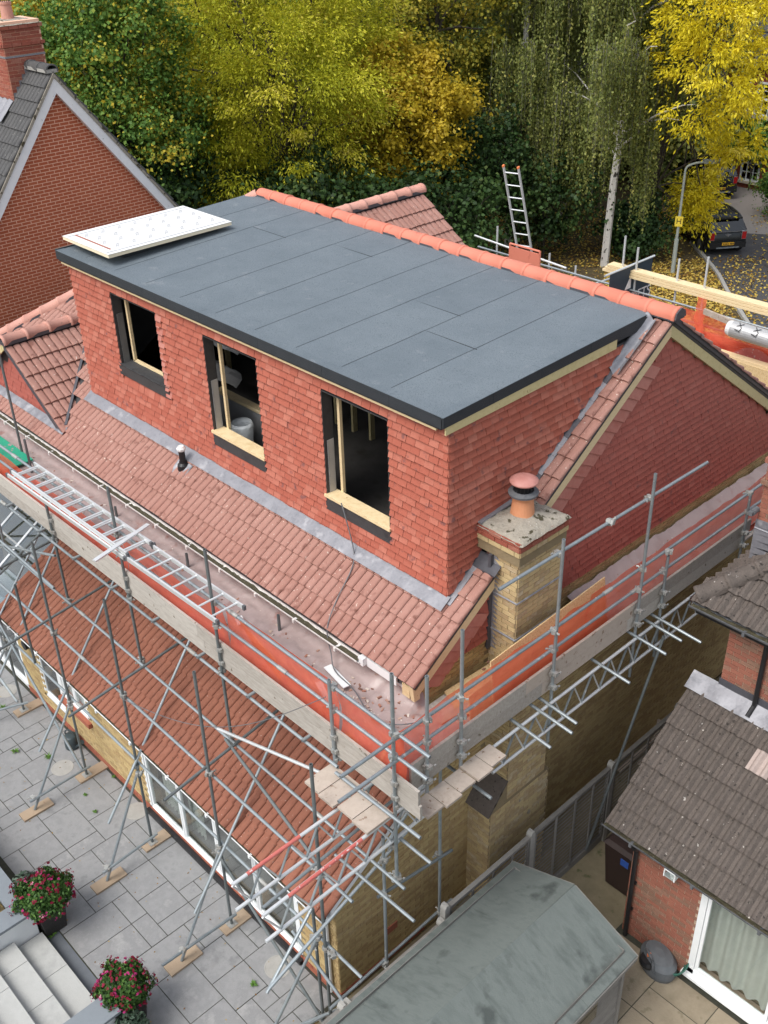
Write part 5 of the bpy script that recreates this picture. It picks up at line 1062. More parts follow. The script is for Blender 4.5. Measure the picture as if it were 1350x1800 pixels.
m_euc = tonemat('grey green shrub leaf', [(.03, .055, .035), (.06, .095, .065), (.11, .15, .11)], .4, .15)
bush('shrub', 'dark glossy grey green shrub behind the left planter', -4.45, -5.05, .55, .28, .28, 900, m_euc, .09, 3)
bush('shrub', 'dark glossy shrub tucked against the right planter', -1.25, -5.12, .48, .25, .26, 800, m_euc, .09, 4)
bush('shrub', 'tiny bright green plant on the left coping bed', -4.5, -5.75, .62, .14, .12, 300, m_leafd, .06, 6)
wc = onZ(128, 1312, 0); wx, wy = wc.x, wc.y
can = thing('watering_can', (wx, wy, 0), 'dark watering can against the extension wall', 'watering can')
MB().lathe((wx, wy, 0), [(.13, 0), (.14, .03), (.135, .18), (.125, .28), (.10, .30), (.03, .295)], 20).build('body', m_can, can, smooth=True)
MB().path([Vector((wx-.10*math.cos(t), wy-.05*math.cos(t), .30+.13*math.sin(t))) for t in [math.pi*k/10 for k in range(11)]], .014, 8).build('handle', m_can, can)
MB().tube((wx+.12, wy+.02, .06), (wx+.34, wy+.05, .30), .022, 10, .014).build('spout', m_can, can); MB().tube((wx+.34, wy+.05, .30), (wx+.37, wy+.055, .33), .02, 12, .045).build('rose', m_can, can)

# ================================================================ LEFT NEIGHBOUR (red brick gable)
ln_ = thing('gabled_house', (-19, 3.15, 0), 'red brick gable end with white bargeboards and dark tiles at upper left', 'house')
LX, LY, LZ, LSL = -15.0, 3.15, 10.72, 1.28
lw = MB().prism([(LX-.006, LY-6.5, 0), (LX-.006, LY+6.5, 0), (LX-.006, LY+6.5, LZ-.3-LSL*6.5), (LX-.006, LY, LZ-.3), (LX-.006, LY-6.5, LZ-.3-LSL*6.5)], (-8, 0, 0)); lwall = lw.build('wall', m_rmort, ln_)
PLB2 = Pieces('brick', 'brickwork', lwall, m_rbrick, BRICK)
brickwork(PLB2, (LX-.006, LY-6.5, 0), (0, 1, 0), (1, 0, 0), 13, 3.0, 10.5, lambda u, z: z < LZ-.28-LSL*abs(u-6.5), jt=.017, dp=.4); PLB2.done()
lc, lsn = math.cos(math.atan(LSL)), math.sin(math.atan(LSL))
lrf = MB()
for s in (1, -1): slab3(lrf, [(LX+.12, LY, LZ), (LX-8, LY, LZ), (LX-8, LY+s*6.6, LZ-LSL*6.6), (LX+.12, LY+s*6.6, LZ-LSL*6.6)], .16)
lroof2 = lrf.build('roof', m_dark, ln_)
PLT = Pieces('roof_tile', 'roof_tiles', lroof2, m_dkroof, ROMAN, 200)
tiling(PLT, (LX+.15-.30*20, LY-6.6, LZ+.0-LSL*6.6), (1, 0, 0), (0, lc, lsn), 20, 31, lambda q: q.y < LY-.03 and q.z > 5.5)
tiling(PLT, (LX+.15, LY+6.6, LZ+.0-LSL*6.6), (-1, 0, 0), (0, -lc, lsn), 2, 31, lambda q: q.y > LY+.03 and q.z > 4.0); PLT.done()
ridge_run(lroof2, (LX+.14, LY, LZ+.10), (LX-6, LY, LZ+.10), m_dkroof, 'ridge_tile', m_conc)
for s in (1, -1):
    a = Vector((LX+.125, LY, LZ-.06)); b = Vector((LX+.125, LY+s*6.6, LZ-.06-LSL*6.6)); dz = Vector((0, 0, -.34))
    MB().prism([a, b, b+dz, a+dz], (.025, 0, 0)).build('bargeboard', m_whitep, ln_)
    MB().prism([a+Vector((.0, 0, .075)), b+Vector((.0, 0, .075)), b+Vector((0, 0, -.02)), a+Vector((0, 0, -.02))], (.045, 0, 0)).build('verge_mortar', m_flaunch, ln_)
    MB().prism([Vector((LX, *p[1:])) for p in (a+dz*.9, b+dz*.9, b+dz*.97, a+dz*.97)], (.124, 0, 0)).build('verge_soffit', m_whitep, ln_)
lch = MB().box(LX-1.75, LX-.9, LY-.52, LY+.42, 9.8, 11.7).build('chimney', m_rmort, ln_)
PLC = Pieces('brick', 'chimney_brickwork', lch, m_chred, BRICK)
brickwork(PLC, (LX-.9, LY-.52, 0), (0, 1, 0), (1, 0, 0), .94, 9.9, 11.62); brickwork(PLC, (LX-1.75, LY-.52, 0), (1, 0, 0), (0, -1, 0), .85, 9.9, 11.62, phase=1)
for zz in (11.2, 11.55): brickwork(PLC, (LX-.86, LY-.56, 0), (0, 1, 0), (1, 0, 0), 1.02, zz, zz+.076); brickwork(PLC, (LX-1.79, LY-.56, 0), (1, 0, 0), (0, -1, 0), .93, zz, zz+.076)
PLC.done()
MB().grid(lambda u, v: (LX-1.80+.95*u, LY-.57+1.04*v, 11.63+.09*min(1, min(u, 1-u, v, 1-v)*4)+.012*nz(u*8, v*8)), 14, 14).build('cement_flaunching', m_flaunch, lch)
bx('lead_band', m_lead, lch, LX-1.77, LX-.885, LY-.535, LY+.43, 10.98, 11.02)
MB().lathe((LX-1.3, LY-.1, 11.68), [(.15, 0), (.14, .05), (.12, .32), (.135, .33), (.135, .38), (.10, .38)], 18).build('chimney_pot', m_ridge_old, lch)
for i in range(14):
    a = i*math.pi/7; MB().tube((LX-1.3+.10*math.cos(a), LY-.1+.10*math.sin(a), 12.06), (LX-1.3+.11*math.cos(a+.4), LY-.1+.11*math.sin(a+.4), 12.5), .008, 5).build('bird_guard_wire', m_bark, lch)
MB().grid(lambda u, v: (LX-.86+.02-.0*u-.06*v*0-(.95)*(1-u)*1.0, LY-.56-.38*v*lc/.62, LZ+.13-LSL*.56-.30*v*lsn/.62*1.0+.02*math.sin(u*25)), 16, 4).build('lead_apron', m_lead, lch)
for k in range(5): MB().prism([(LX-.885, LY-.5+.09*k, LZ-.75+.12*k), (LX-.885, LY-.5+.09*k+.12, LZ-.75+.12*k), (LX-.885, LY-.5+.09*k+.12, LZ-.45+.12*k), (LX-.885, LY-.5+.09*k, LZ-.45+.12*k)], (.008, 0, 0)).build('stepped_lead', m_lead, lch)

# ================================================================ REAR SCAFFOLD
rsc = thing('rear_scaffold', (-4, 10.8, 0), 'rear scaffold platform with red netting seen over the ridge', 'scaffold')
YS = 10.8
for x, zt in ((-8.63, 6.93), (-7.01, 6.62), (-6.24, 6.5), (-4.98, 7.45), (-4.63, 7.27), (-3.60, 7.25), (-2.94, 7.44), (-.6, 7.2), (1.5, 7.2)): tb('standard', (x, YS, .0), (x, YS, zt), m_alu, rsc)
for z in (6.32, 6.0): tb('guard_rail', (-9.2, YS-.05, z), (2.6, YS-.05, z), m_galv, rsc)
tb('guard_rail', (-5.7, YS-1.3, 6.25), (-5.45, YS+.7, 6.30), m_alu, rsc); tb('guard_rail', (-9.0, YS-.4, 6.72), (-6.2, YS-.4, 6.55), m_alu, rsc)
for j in range(6): bx('scaffold_board', m_board, rsc, -9, 2.5, YS-1.5+.226*j, YS-1.5+.226*j+.222, 5.45, 5.488)
for a, b in ((-9, -5.1), (-5.1, -1.2), (-1.2, 2.5)): bx('toe_board', m_redpaint if a == -5.1 else m_board, rsc, a, b-.004, YS-.11, YS-.07, 5.49, 5.90 if a == -5.1 else 5.72)
MB().grid(lambda u, v: (-5.4+7.8*u, YS-.12+.08*nz(u*9, v*3, 2), 5.5+.80*v-.06*abs(nz(u*7, 1))), 60, 8).build('debris_netting', m_net, rsc, smooth=True)
MB().grid(lambda u, v: (-2.95+.25*u+.05*nz(v*4, u), YS-.2-.05*u, 5.9+.75*v), 5, 10).build('net_strip', m_net, rsc, smooth=True)
og = thing('orange_guard', (-7.4, 9.6, 5.49), 'small orange plastic guard panel behind the ridge beside the ladder', 'guard')
g0 = onY(922, 452, 9.6)
MB().box(g0.x-.42, g0.x+.42, 9.58, 9.62, g0.z-.16, g0.z+.16).build('panel', m_ridge, og)
for s in (-1, 1): MB().tube((g0.x+s*.43, 9.6, 5.49), (g0.x+s*.43, 9.6, g0.z+.22), .025, 8).build('leg', m_ridge, og)
MB().tube((g0.x-.43, 9.6, g0.z+.22), (g0.x+.43, 9.6, g0.z+.22), .025, 8).build('top_bar', m_ridge, og)
for k in range(3):
    MB().box(-5.42+.05*k, 2.4, YS-.13+.015*k, YS+.12+.01*k, 6.61+.055*k+.004*(k > 0), 6.66+.055*k).build('timber_length', m_wood, None, label=['lowest long pale timber resting on the rear guard rail', 'middle long pale timber on the rear guard rail', 'uppermost long pale timber on the rear guard rail'][k], cat='timber', group='long timbers on the rear rail')
for k, (y, z, lab) in enumerate(((10.3, 5.50, 'pale timber on the rear platform nearest the net'), (10.3, 5.62, 'upper timber stacked on the rear platform'), (9.85, 5.50, 'lower timber on the rear platform by the roof edge'))):
    MB().box(-2.9+.15*k, 2.3, y, y+.20, z, z+.115).build('timber_length', m_wood, None, label=lab, cat='timber', group='timbers stacked on the rear platform')
bx('strand_board', m_osb, None, -2.1, .3, 9.70, 9.72, 5.49, 5.95, label='strand board sheet upright behind the rear verge', cat='board')
MB().beam((-2.7, 10.5, 6.42), (.6, 10.1, 6.25), .05, .12).build('timber_batten', m_plank, None, label='loose timber batten propped across the rear platform', cat='timber')
rp_ = onY(1322, 588, 10.2); ro = thing('foil_roll', (rp_.x, rp_.y, rp_.z-.17), 'silver foil insulation roll with black letters on the rear platform', 'roll')
rd = Vector((1, .02, -.02)).normalized(); MB().tube(rp_-rd*.42, rp_+rd*1.1, .17, 24).build('roll', m_foil, ro, smooth=False); MB().tube(rp_-rd*.52, rp_-rd*.42, .14, 20, .168).build('roll_end', m_ins, ro)
for k in range(3): text('LX', .17, m_ink, ro, Matrix.Translation(rp_+rd*(-.22+.36*k)+Vector((.0, -.125, .125)))@Matrix.Rotation(R(45), 4, 'X')@Matrix.Rotation(R(80), 4, 'Z'), 'print', .002)
# banner on the return of the rear scaffold
bt = [onX(1148, 452, -4.7), onX(1072, 492, -4.7)]
bnr = thing('banner_sign', (-4.7, 11, 5), 'dark blue banner with white lettering tied to the rear scaffold', 'banner')
y0b, y1b, ztb = bt[1].y, bt[0].y, bt[0].z
bx('banner_cloth', m_navy, bnr, -4.71, -4.70, y0b, y1b, ztb-1.45, ztb); tb('banner_pole', (-4.70, y0b-.2, ztb+.02), (-4.70, y1b+.05, ztb+.02), m_alu, bnr)
MX = lambda y, z: Matrix(((0, 0, 1, -4.697), (1, 0, 0, y), (0, 1, 0, z), (0, 0, 0, 1)))
yc = (y0b+y1b)/2; text('SKY LOFTS', .34, m_inkw, bnr, MX(yc, ztb-.75)); text('020', .26, m_inkw, bnr, MX(yc, ztb-1.15))
MB().prism([(-4.697, yc-.20, ztb-.5), (-4.697, yc+.02, ztb-.5), (-4.697, yc+.0, ztb-.18)], (.003, 0, 0)).build('sail_emblem', m_inkw, bnr)
ladder('aluminium ladder standing above the rear ridge with orange end caps', (-8.30, 10.55, 8.45), (-7.75, 11.9, 2.0), (.36, .10, 0), 22)

# ================================================================ STREET BEYOND
road = MB().add([onZ(*p, .0) for p in ((1232, 452), (1238, 405), (1310, 410), (1420, 416), (1700, 520), (1900, 900), (1500, 760), (1330, 590), (1285, 520), (1266, 486))], [tuple(range(10))]).build('road', m_asph, kind='structure')
drive = MB().add([onZ(*p, .006) for p in ((1238, 405), (1218, 330), (1280, 312), (1345, 330), (1480, 350), (1420, 416), (1310, 410))], [tuple(range(7))]).build('driveway', m_block, kind='structure')
kp = smooth([onZ(*p, .05) for p in ((1215, 425), (1238, 452), (1262, 482), (1280, 515), (1325, 585))], 6)
kb = MB()
for a, b in zip(kp[:-1], kp[1:]): MB().beam(a, b, .14, .13).build('kerb_stone', m_conc, road)
def inpoly(u, v, poly):
    c = False; j = len(poly)-1
    for i in range(len(poly)):
        if (poly[i][1] > v) != (poly[j][1] > v) and u < (poly[j][0]-poly[i][0])*(v-poly[i][1])/(poly[j][1]-poly[i][1])+poly[i][0]: c = not c
        j = i
    return c
m_fallen = tonemat('fallen leaves', [(.14, .06, .015), (.36, .22, .04), (.52, .38, .07), (.60, .46, .14)], .7, .1)
rg_ = np.random.default_rng(3); pts = []
while len(pts) < 17000:
    u, v = rg_.uniform(820, 1360), rg_.uniform(370, 640)
    dens = 1.0 if inpoly(u, v, [(1060, 470), (1235, 455), (1290, 520), (1345, 600), (1060, 560)]) else (.45 if v < 470 and u < 1200 else .10)
    if 1225 < u < 1320 and 370 < v < 450: dens = .0
    if 1275 < u and v > 450: dens = .30 if u < 1330 else .12
    if rg_.random() < dens: p = onZ(u, v, 0.0); pts.append((p.x, p.y, .012+rg_.random()*.02))
pts = np.array(pts); cards(pts, np.tile(np.array([0, 0, 1.]), (len(pts), 1)), .11, .8, rg_.uniform(0, 1, len(pts)), 'fallen_leaves', m_fallen, None, .35)
bpy.data.objects['fallen_leaves']['kind'] = 'stuff'; bpy.data.objects['fallen_leaves']['label'] = 'yellow fallen leaves scattered on verge and road'; bpy.data.objects['fallen_leaves']['category'] = 'leaves'
# cars
def car(name, label, origin, fwd, m, L=4.1, W=1.78, H=1.56, badge=True):
    t = thing(name, origin, label, 'car'); f = Vector((fwd[0], fwd[1], 0)).normalized(); s = Vector((f.y, -f.x, 0)); o = Vector(origin)
    def pt(x, y, z): return o+f*x+s*y+Vector((0, 0, z))
    # body: stations from the tail (x=0) to the nose (x=L); each (x, z_low, z_waist, half width)
    st = [(0.0, .42, .62, .76), (.03, .34, .86, .84), (.14, .28, 1.00, .88), (.6, .26, 1.02, .90), (1.6, .25, 1.01, .905), (2.6, .25, .98, .905), (3.0, .26, .96, .90), (3.7, .28, .86, .86), (4.0, .34, .72, .78), (4.1, .42, .60, .66)]
    k = L/4.1; kw = W/1.81; kh = H/1.56; prof = [(-1, .0), (-1.0, .35), (-.97, .75), (-.88, 1.0), (-.5, 1.05), (0, 1.06), (.5, 1.05), (.88, 1.0), (.97, .75), (1.0, .35), (1, 0)]
    mb = MB(); n = len(prof)
    for x, zl, zw, hw in st:
        for a, b in prof: mb.v.append(tuple(pt(x*k, a*hw*kw, (zl+(zw-zl)*b)*kh)))
    for i in range(len(st)-1):
        for j in range(n-1): mb.f.append((i*n+j, i*n+j+1, (i+1)*n+j+1, (i+1)*n+j))
        mb.f.append((i*n, (i+1)*n, (i+1)*n+n-1, i*n+n-1))
    mb.f += [tuple(range(n))[::-1], tuple(range((len(st)-1)*n, len(st)*n))]; body = mb.build('body', m, t, smooth=True)
    gs = [(.10, 1.0, .82), (.34, 1.42, .70), (.6, 1.53, .66), (1.5, 1.56, .66), (2.2, 1.50, .64), (2.95, .97, .80)]
    gl_ = MB(); lower = [pt(x*k, 0, 0) for x, z, h in gs]
    P1 = []
    for x, z, h in gs: P1.append((pt(x*k, -h*kw, z*kh), pt(x*k, h*kw, z*kh)))
    base = [(pt(x*k, -.84*kw, .99*kh), pt(x*k, .84*kw, .99*kh)) for x, z, h in gs]
    for i in range(5):
        for q in (0, 1): gl_.add([base[i][q], base[i+1][q], P1[i+1][q], P1[i][q]], [(0, 1, 2, 3)])
    gl_.add([P1[0][0], P1[0][1], P1[1][1], P1[1][0]], [(0, 1, 2, 3)]).add([P1[4][0], P1[4][1], P1[5][1], P1[5][0]], [(0, 1, 2, 3)]); gl_.build('windows', m_carglass, t)
    rf = MB()
    for i in range(1, 4): rf.hexa([*(P1[i][0], P1[i][1], P1[i+1][1], P1[i+1][0]), *[p+Vector((0, 0, .045)) for p in (P1[i][0], P1[i][1], P1[i+1][1], P1[i+1][0])]])
    rf.obox(pt(.26*k, 0, 1.50*kh), f*.12, s*.60*kw, Vector((0, 0, .02))); rf.build('roof', m, t)
    for q in (-1, 1):
        MB().path([pt(.45*k, q*.60*kw, 1.60*kh), pt(1.2*k, q*.6*kw, 1.65*kh), pt(2.1*k, q*.6*kw, 1.58*kh)], .018, 6).build('roof_rail', m_chrome, t)
        for x, h0, z1 in ((.16, .83, 1.36), (.85, .86, 1.5), (1.75, .86, 1.54), (2.6, .85, 1.1)): MB().beam(pt(x*k, q*.845*kw, .99*kh), pt((x+.2)*k, q*.69*kw, z1*kh), .09, .03).build('pillar', m, t)
        for x in (.72, 3.25):
            wl = MB().tube(pt(x*k, q*.72*kw, .33), pt(x*k, q*.915*kw, .33), .33, 22).build('wheel', m_tyre, t); MB().tube(pt(x*k, q*.90*kw, .33), pt(x*k, q*.925*kw, .33), .21, 16).build('rim', m_gutgrey, wl)
            MB().tube(pt(x*k, q*.60*kw, .36), pt(x*k, q*.912*kw, .36), .385, 22).build('wheel_arch', m_black, t)
        tl = MB().obox(pt(.04*k, q*.70*kw, .83*kh), f*.07, s*.09, Vector((0, 0, .15))).build('tail_light', m_tail, t); MB().obox(pt(.035*k, q*.70*kw, .83*kh), f*.06, s*.105, Vector((0, 0, .165))).build('lamp_bezel', m_chrome, tl)
        MB().tube(pt(-.04, q*.45*kw, .36), pt(.12, q*.45*kw, .36), .045, 12).build('exhaust', m_chrome, t)
        MB().obox(pt(1.15*k, q*.905*kw, .88*kh), f*.10, s*.015, Vector((0, 0, .014))).build('door_handle', m_chrome, t)
    MB().obox(pt(.0, 0, .45*kh), f*.09, s*.80*kw, Vector((0, 0, .12))).build('bumper', m_black, t); MB().obox(pt(-.055, 0, .36*kh), f*.05, s*.5*kw, Vector((0, 0, .03))).build('skid_trim', m_galv, t)
    npl = MB().obox(pt(-.095, 0, .52*kh), f*.008, s*.26, Vector((0, 0, .055))).build('number_plate', m_plate, t)
    for q in range(7): MB().obox(pt(-.106, -.19+.064*q+(.03 if q > 3 else 0), .52*kh), f*.003, s*.018, Vector((0, 0, .035))).build('plate_mark', m_ink, npl)
    if badge:
        em = MB().tube(pt(-.01, 0, .86*kh), pt(.04, 0, .86*kh), .05, 14).build('round_emblem', m_chrome, t)
        for q in (-1, 1): MB().prism([pt(.0, q*.04, .88*kh), pt(.0, q*.17, .90*kh), pt(.0, q*.06, .83*kh)], f*.03).build('emblem_wing', m_chrome, em)
    MB().obox(pt(.06, 0, .99*kh), f*.03, s*.72*kw, Vector((0, 0, .012))).build('waist_trim', m_chrome, t)
    return t
rc = (onZ(1240, 452, 0)+onZ(1312, 447, 0))/2
car('parked_car', 'dark grey hatchback with yellow rear plate parked under yellow tree', (rc.x-.05, rc.y+.03, .0), (-.81, .585), m_carpaint)
rc2 = onZ(1262, 352, 0); car('parked_car', 'black estate car half hidden by yellow leaves on the drive', (rc2.x, rc2.y, .0), (-.80, .60), m_carblk, 4.7, 1.9, 1.75, False)
# street lamp with hydrant plate
lp = onZ(1182, 480, 0); lamp = thing('street_lamp', lp, 'grey street lamp with curved arm and small yellow hydrant plate', 'street lamp')
lt = at(1213, 305, math.hypot(lp.x-CAM.x, lp.y-CAM.y)); arm_d = (onZ(1300, 300, lt.z)-Vector((lp.x, lp.y, lt.z))).normalized()
side_d = Vector((RI.x, RI.y, 0)).normalized()
tops = Vector((lp.x, lp.y, lt.z+.05)); MB().tube(lp, (lp.x, lp.y, 1.4), .085, 14).tube((lp.x, lp.y, 1.4), tops, .058, 12, .045).path(smooth([tops, tops+Vector((0, 0, .2))+side_d*.06, tops+Vector((0, 0, .32))+side_d*.35, tops+Vector((0, 0, .36))+side_d*.75], 6), .042, 8).build('column', m_lamp, lamp)
MB().obox(tops+Vector((0, 0, .38))+side_d*1.05, side_d*.40, side_d.cross(Vector((0, 0, 1)))*.13, Vector((0, 0, .06))).build('lantern_head', m_galv, lamp)
hz = at(1188, 388, math.hypot(lp.x-CAM.x, lp.y-CAM.y)).z; fd = Vector((CAM.x-lp.x, CAM.y-lp.y, 0)).normalized(); sd_ = Vector((-fd.y, fd.x, 0))
hpl = MB().obox(Vector((lp.x, lp.y, hz))+fd*.08, fd*.008, sd_*.15, Vector((0, 0, .20))).build('hydrant_plate', m_yellow, lamp)
text('H', .30, m_ink, lamp, Matrix(((sd_.x, 0, fd.x, lp.x+fd.x*.09), (sd_.y, 0, fd.y, lp.y+fd.y*.09), (0, 1, 0, hz), (0, 0, 0, 1))), 'lettering', .003)
# far house
FY = 41.5; fh = thing('far_house', (-18, FY, 0), 'dark red brick house with white sash windows behind the yellow tree', 'house')
fw_ = MB().box(-32, -8, FY+.01, FY+9, -.2, 6.0).build('wall', m_far, fh)
frf = MB(); slab3(frf, [(-32.3, FY-.3, 5.9), (-7.7, FY-.3, 5.9), (-7.7, FY+4.5, 9.6), (-32.3, FY+4.5, 9.6)], .15); frf2 = frf.build('roof', m_dkroof, fh)
for k in range(13):
    zc = 6.0+.28*k; MB().beam((-32.3, FY-.3+.363*k, 5.93+.28*k), (-7.7, FY-.3+.363*k, 5.93+.28*k), .05, .04).build('tile_course', m_dkroof, frf2)
bx('eaves_gutter', m_white, fh, -32.3, -7.7, FY-.42, FY-.3, 5.75, 5.87)
def sash(x, z, wd=1.0, ht=1.5):
    d = MB().box(x-wd/2, x+wd/2, FY-.06, FY+.02, z, z+.09).box(x-wd/2, x+wd/2, FY-.05, FY+.02, z+ht-.09, z+ht).box(x-wd/2, x-wd/2+.09, FY-.05, FY+.02, z, z+ht).box(x+wd/2-.09, x+wd/2, FY-.05, FY+.02, z, z+ht).box(x-wd/2, x+wd/2, FY-.05, FY+.02, z+ht/2-.04, z+ht/2+.04).build('window', m_white, fh)
    bx('pane', m_glassd, d, x-wd/2, x+wd/2, FY-.005, FY+.0, z, z+ht)
    for k in (1, 2): bx('glazing_bar', m_white, d, x-wd/2+wd*k/3-.018, x-wd/2+wd*k/3+.018, FY-.04, FY-.006, z, z+ht)
    for k in (1, 3): bx('glazing_bar', m_white, d, x-wd/2, x+wd/2, FY-.04, FY-.006, z+ht*k/4-.015, z+ht*k/4+.015)
    bx('stone_sill', m_stone, d, x-wd/2-.1, x+wd/2+.1, FY-.14, FY+.0, z-.12, z-.01)
for u, v in ((1218, 180), (1255, 187), (1298, 192), (1342, 205), (1390, 212)): p = onY(u, v, FY); sash(p.x, p.z, 1.05, 1.55)
for u, v in ((1316, 318), (1390, 345)): p = onY(u, v, FY); sash(p.x, p.z, 1.05, 1.75)
pc = onY(1272, 245, FY); pch = MB(); slab3(pch, [(pc.x-1.0, FY-1.3, pc.z), (pc.x+.9, FY-1.3, pc.z), (pc.x+.9, FY, pc.z+.75), (pc.x-1.0, FY, pc.z+.75)], .1); pch.build('porch_roof', m_dkroof, fh)
for k in range(4):
    for j in range(5): MB().obox((pc.x-.82+.38*j, FY-1.13+.32*k, pc.z+.13+.185*k), (.18, 0, 0), (0, .17, .10), (0, -.008, .015)).build('porch_tile', m_dkroof, fh)
for s in (-.9, .8): bx('porch_post', m_white, fh, pc.x+s-.06, pc.x+s+.06, FY-1.2, FY-1.08, 0, pc.z)

# ================================================================ TREES
def limb(mb, p, q, r0, r1, n=5, wob=.25, seed=0):
    p, q = Vector(p), Vector(q); L = (q-p).length; prev = p
    for k in range(1, n+1):
        t = k/n; c = p.lerp(q, t)+Vector((nz(t*3, seed, 1), nz(t*3, seed, 5), nz(t*3, seed, 9)))*wob*L*.25*math.sin(math.pi*t)+Vector((0, 0, .10*L*math.sin(math.pi*t)))
        ra = r0+(r1-r0)*(k-1)/n; rb = r0+(r1-r0)*k/n; mb.tube(prev, c, ra, 6, rb, caps=False); prev = c
def tree(name, label, bx_, by_, zc, rad, nclump, nleaf, size, m, style='broad', trunk=.22, tm=None, seed=1, clr=.24, lean=(0, 0), tone_shift=0., flat=.75, group='trees behind the house', extra=()):
    t = thing(name, (bx_, by_, 0), label, 'tree', group); rg = np.random.default_rng(seed); rad = np.array(rad); c0 = np.array([bx_+lean[0], by_+lean[1], zc])
    d = rg.normal(size=(nclump, 3)); d /= np.linalg.norm(d, axis=1, keepdims=True); rr_ = rg.uniform(.25, 1, nclump)**.45
    lump = 1+.18*np.sin(d[:, 0]*4+seed)*np.cos(d[:, 2]*5+seed*2)
    cc = c0+d*(rr_*lump)[:, None]*rad
    for ec, er, en in extra:
        d2 = rg.normal(size=(en, 3)); d2 /= np.linalg.norm(d2, axis=1, keepdims=True); cc = np.concatenate([cc, np.array(ec)+d2*(rg.uniform(.2, 1, en)**.5)[:, None]*np.array(er)]); d = np.concatenate([d, d2]); nclump += en
    cc[:, 2] = np.maximum(cc[:, 2], .5)
    mb = MB(); top = Vector((bx_+lean[0]*.6, by_+lean[1]*.6, zc+rad[2]*.35)); limb(mb, (bx_, by_, -.05), top, trunk, trunk*.35, 8, .3, seed)
    for k in range(0, nclump, max(1, nclump//26)):
        h = rg.uniform(.25, .85); s = Vector((bx_, by_, 0)).lerp(top, h); limb(mb, s, cc[k], trunk*.32, .02, 5, .4, seed+k)
    mb.build('trunk', tm or m_bark, t)
    which = rg.integers(0, nclump, nleaf); R0 = rad.mean()*clr; off = rg.normal(size=(nleaf, 3)); off /= np.linalg.norm(off, axis=1, keepdims=True); off *= (rg.uniform(0, 1, nleaf)**.5)[:, None]*R0*rg.uniform(.6, 1.3, nclump)[which][:, None]; off[:, 2] *= flat; an = rg.uniform(.6, 1.7, (nclump, 3)); off *= an[which]; sp = rg.random(nleaf) < .30; off[sp] *= 2.1
    pos = cc[which]+off; ct = rg.normal(size=nclump)*.17
    hgt = (pos[:, 2]-c0[2])/rad[2]
    tone = .45+ct[which]+rg.normal(size=nleaf)*.17+tone_shift+.0*hgt
    if style == 'ash':          # feathery compound leaves: narrow leaflets hanging outwards
        out = off/ (np.linalg.norm(off, axis=1, keepdims=True)+1e-6)+d[which]*.6; out[:, 2] -= .55; out += rg.normal(size=(nleaf, 3))*.55; out /= np.linalg.norm(out, axis=1, keepdims=True)
        sidev = np.cross(out, rg.normal(size=(nleaf, 3))); sidev /= np.linalg.norm(sidev, axis=1, keepdims=True)
        s = size*rg.uniform(.6, 1.3, nleaf)[:, None]; cards_uv(pos, out*s*.5, sidev*s*.17, tone, 'crown', m, t)
    else:
        nrm = off/(np.linalg.norm(off, axis=1, keepdims=True)+1e-6)+np.array([0, 0, .55]); cards(pos, nrm, size, .8, tone, 'crown', m, t, .55)
    return t
def birch(name, label, bx_, by_, h, r, nst, m, seed, lean=(0, 0), zmin=1.2, xmax=99):
    t = thing(name, (bx_, by_, 0), label, 'tree', 'trees behind the house'); rg = np.random.default_rng(seed); mb = MB(); tip = Vector((bx_+lean[0], by_+lean[1], h))
    limb(mb, (bx_, by_, -.05), tip, .17, .05, 12, .10, seed); mb.build('trunk', m_birch, t); tw = MB(); P = []; T = []
    sub = MB()
    for k in range(34):
        f = rg.uniform(.22, .98); s = Vector((bx_, by_, 0)).lerp(tip, f); a = rg.uniform(0, 6.28); L = r*rg.uniform(.5, 1.05)*(1.15-.6*f); e = s+Vector((math.cos(a)*L, math.sin(a)*L, L*rg.uniform(.25, .9))); limb(sub, s, e, .05, .012, 5, .35, seed*50+k)
        for j in range(nst//34):
            q = s.lerp(e, rg.uniform(.35, 1.05)); q = q+Vector(rg.normal(size=3)*.22); ln = rg.uniform(1.0, 3.6); z1 = max(zmin*rg.uniform(.5, 1.5), q.z-ln); n = int((q.z-z1)/.075)
            if n < 3 or q.x > xmax: continue
            sw = rg.normal(size=2)*.12; hang = Vector((q.x+sw[0], q.y+sw[1], z1))
            if j % 3 == 0: tw.tube(q, hang, .006, 3, .002, caps=False)
            tt = np.linspace(0, 1, n)[:, None]; base = np.array(q)[None]*(1-tt)+np.array(hang)[None]*tt; base += rg.normal(size=base.shape)*.055; P.append(base); T.append(np.full(n, .45+rg.normal()*.16)+rg.normal(size=n)*.15)
    sub.build('branches', m_bark if seed % 2 else m_birch, t, kind='stuff'); tw.build('twigs', m_twig, t, kind='stuff')
    P = np.concatenate(P); T = np.concatenate(T); n = len(P); dv = rg.normal(size=(n, 3))*.5+np.array([0, 0, -1.]); dv /= np.linalg.norm(dv, axis=1, keepdims=True); sv = np.cross(dv, rg.normal(size=(n, 3))); sv /= np.linalg.norm(sv, axis=1, keepdims=True)
    s = .092*rg.uniform(.6, 1.3, n)[:, None]; cards_uv(P, dv*s*.6, sv*s*.38, T, 'crown', m, t)
m_lime = tonemat('lime yellow leaflets', [(.24, .27, .016), (.43, .44, .024), (.60, .56, .04), (.70, .60, .12)], .6, .35)
m_lgold = tonemat('golden leaves', [(.24, .19, .015), (.48, .36, .022), (.64, .47, .035), (.70, .54, .10)], .6, .35)
m_bright = tonemat('bright yellow leaflets', [(.48, .40, .012), (.68, .56, .018), (.78, .66, .03), (.80, .68, .12)], .6, .35)
m_olive = tonemat('olive birch leaves', [(.10, .13, .036), (.19, .225, .06), (.29, .315, .085), (.46, .43, .12)], .6, .3)
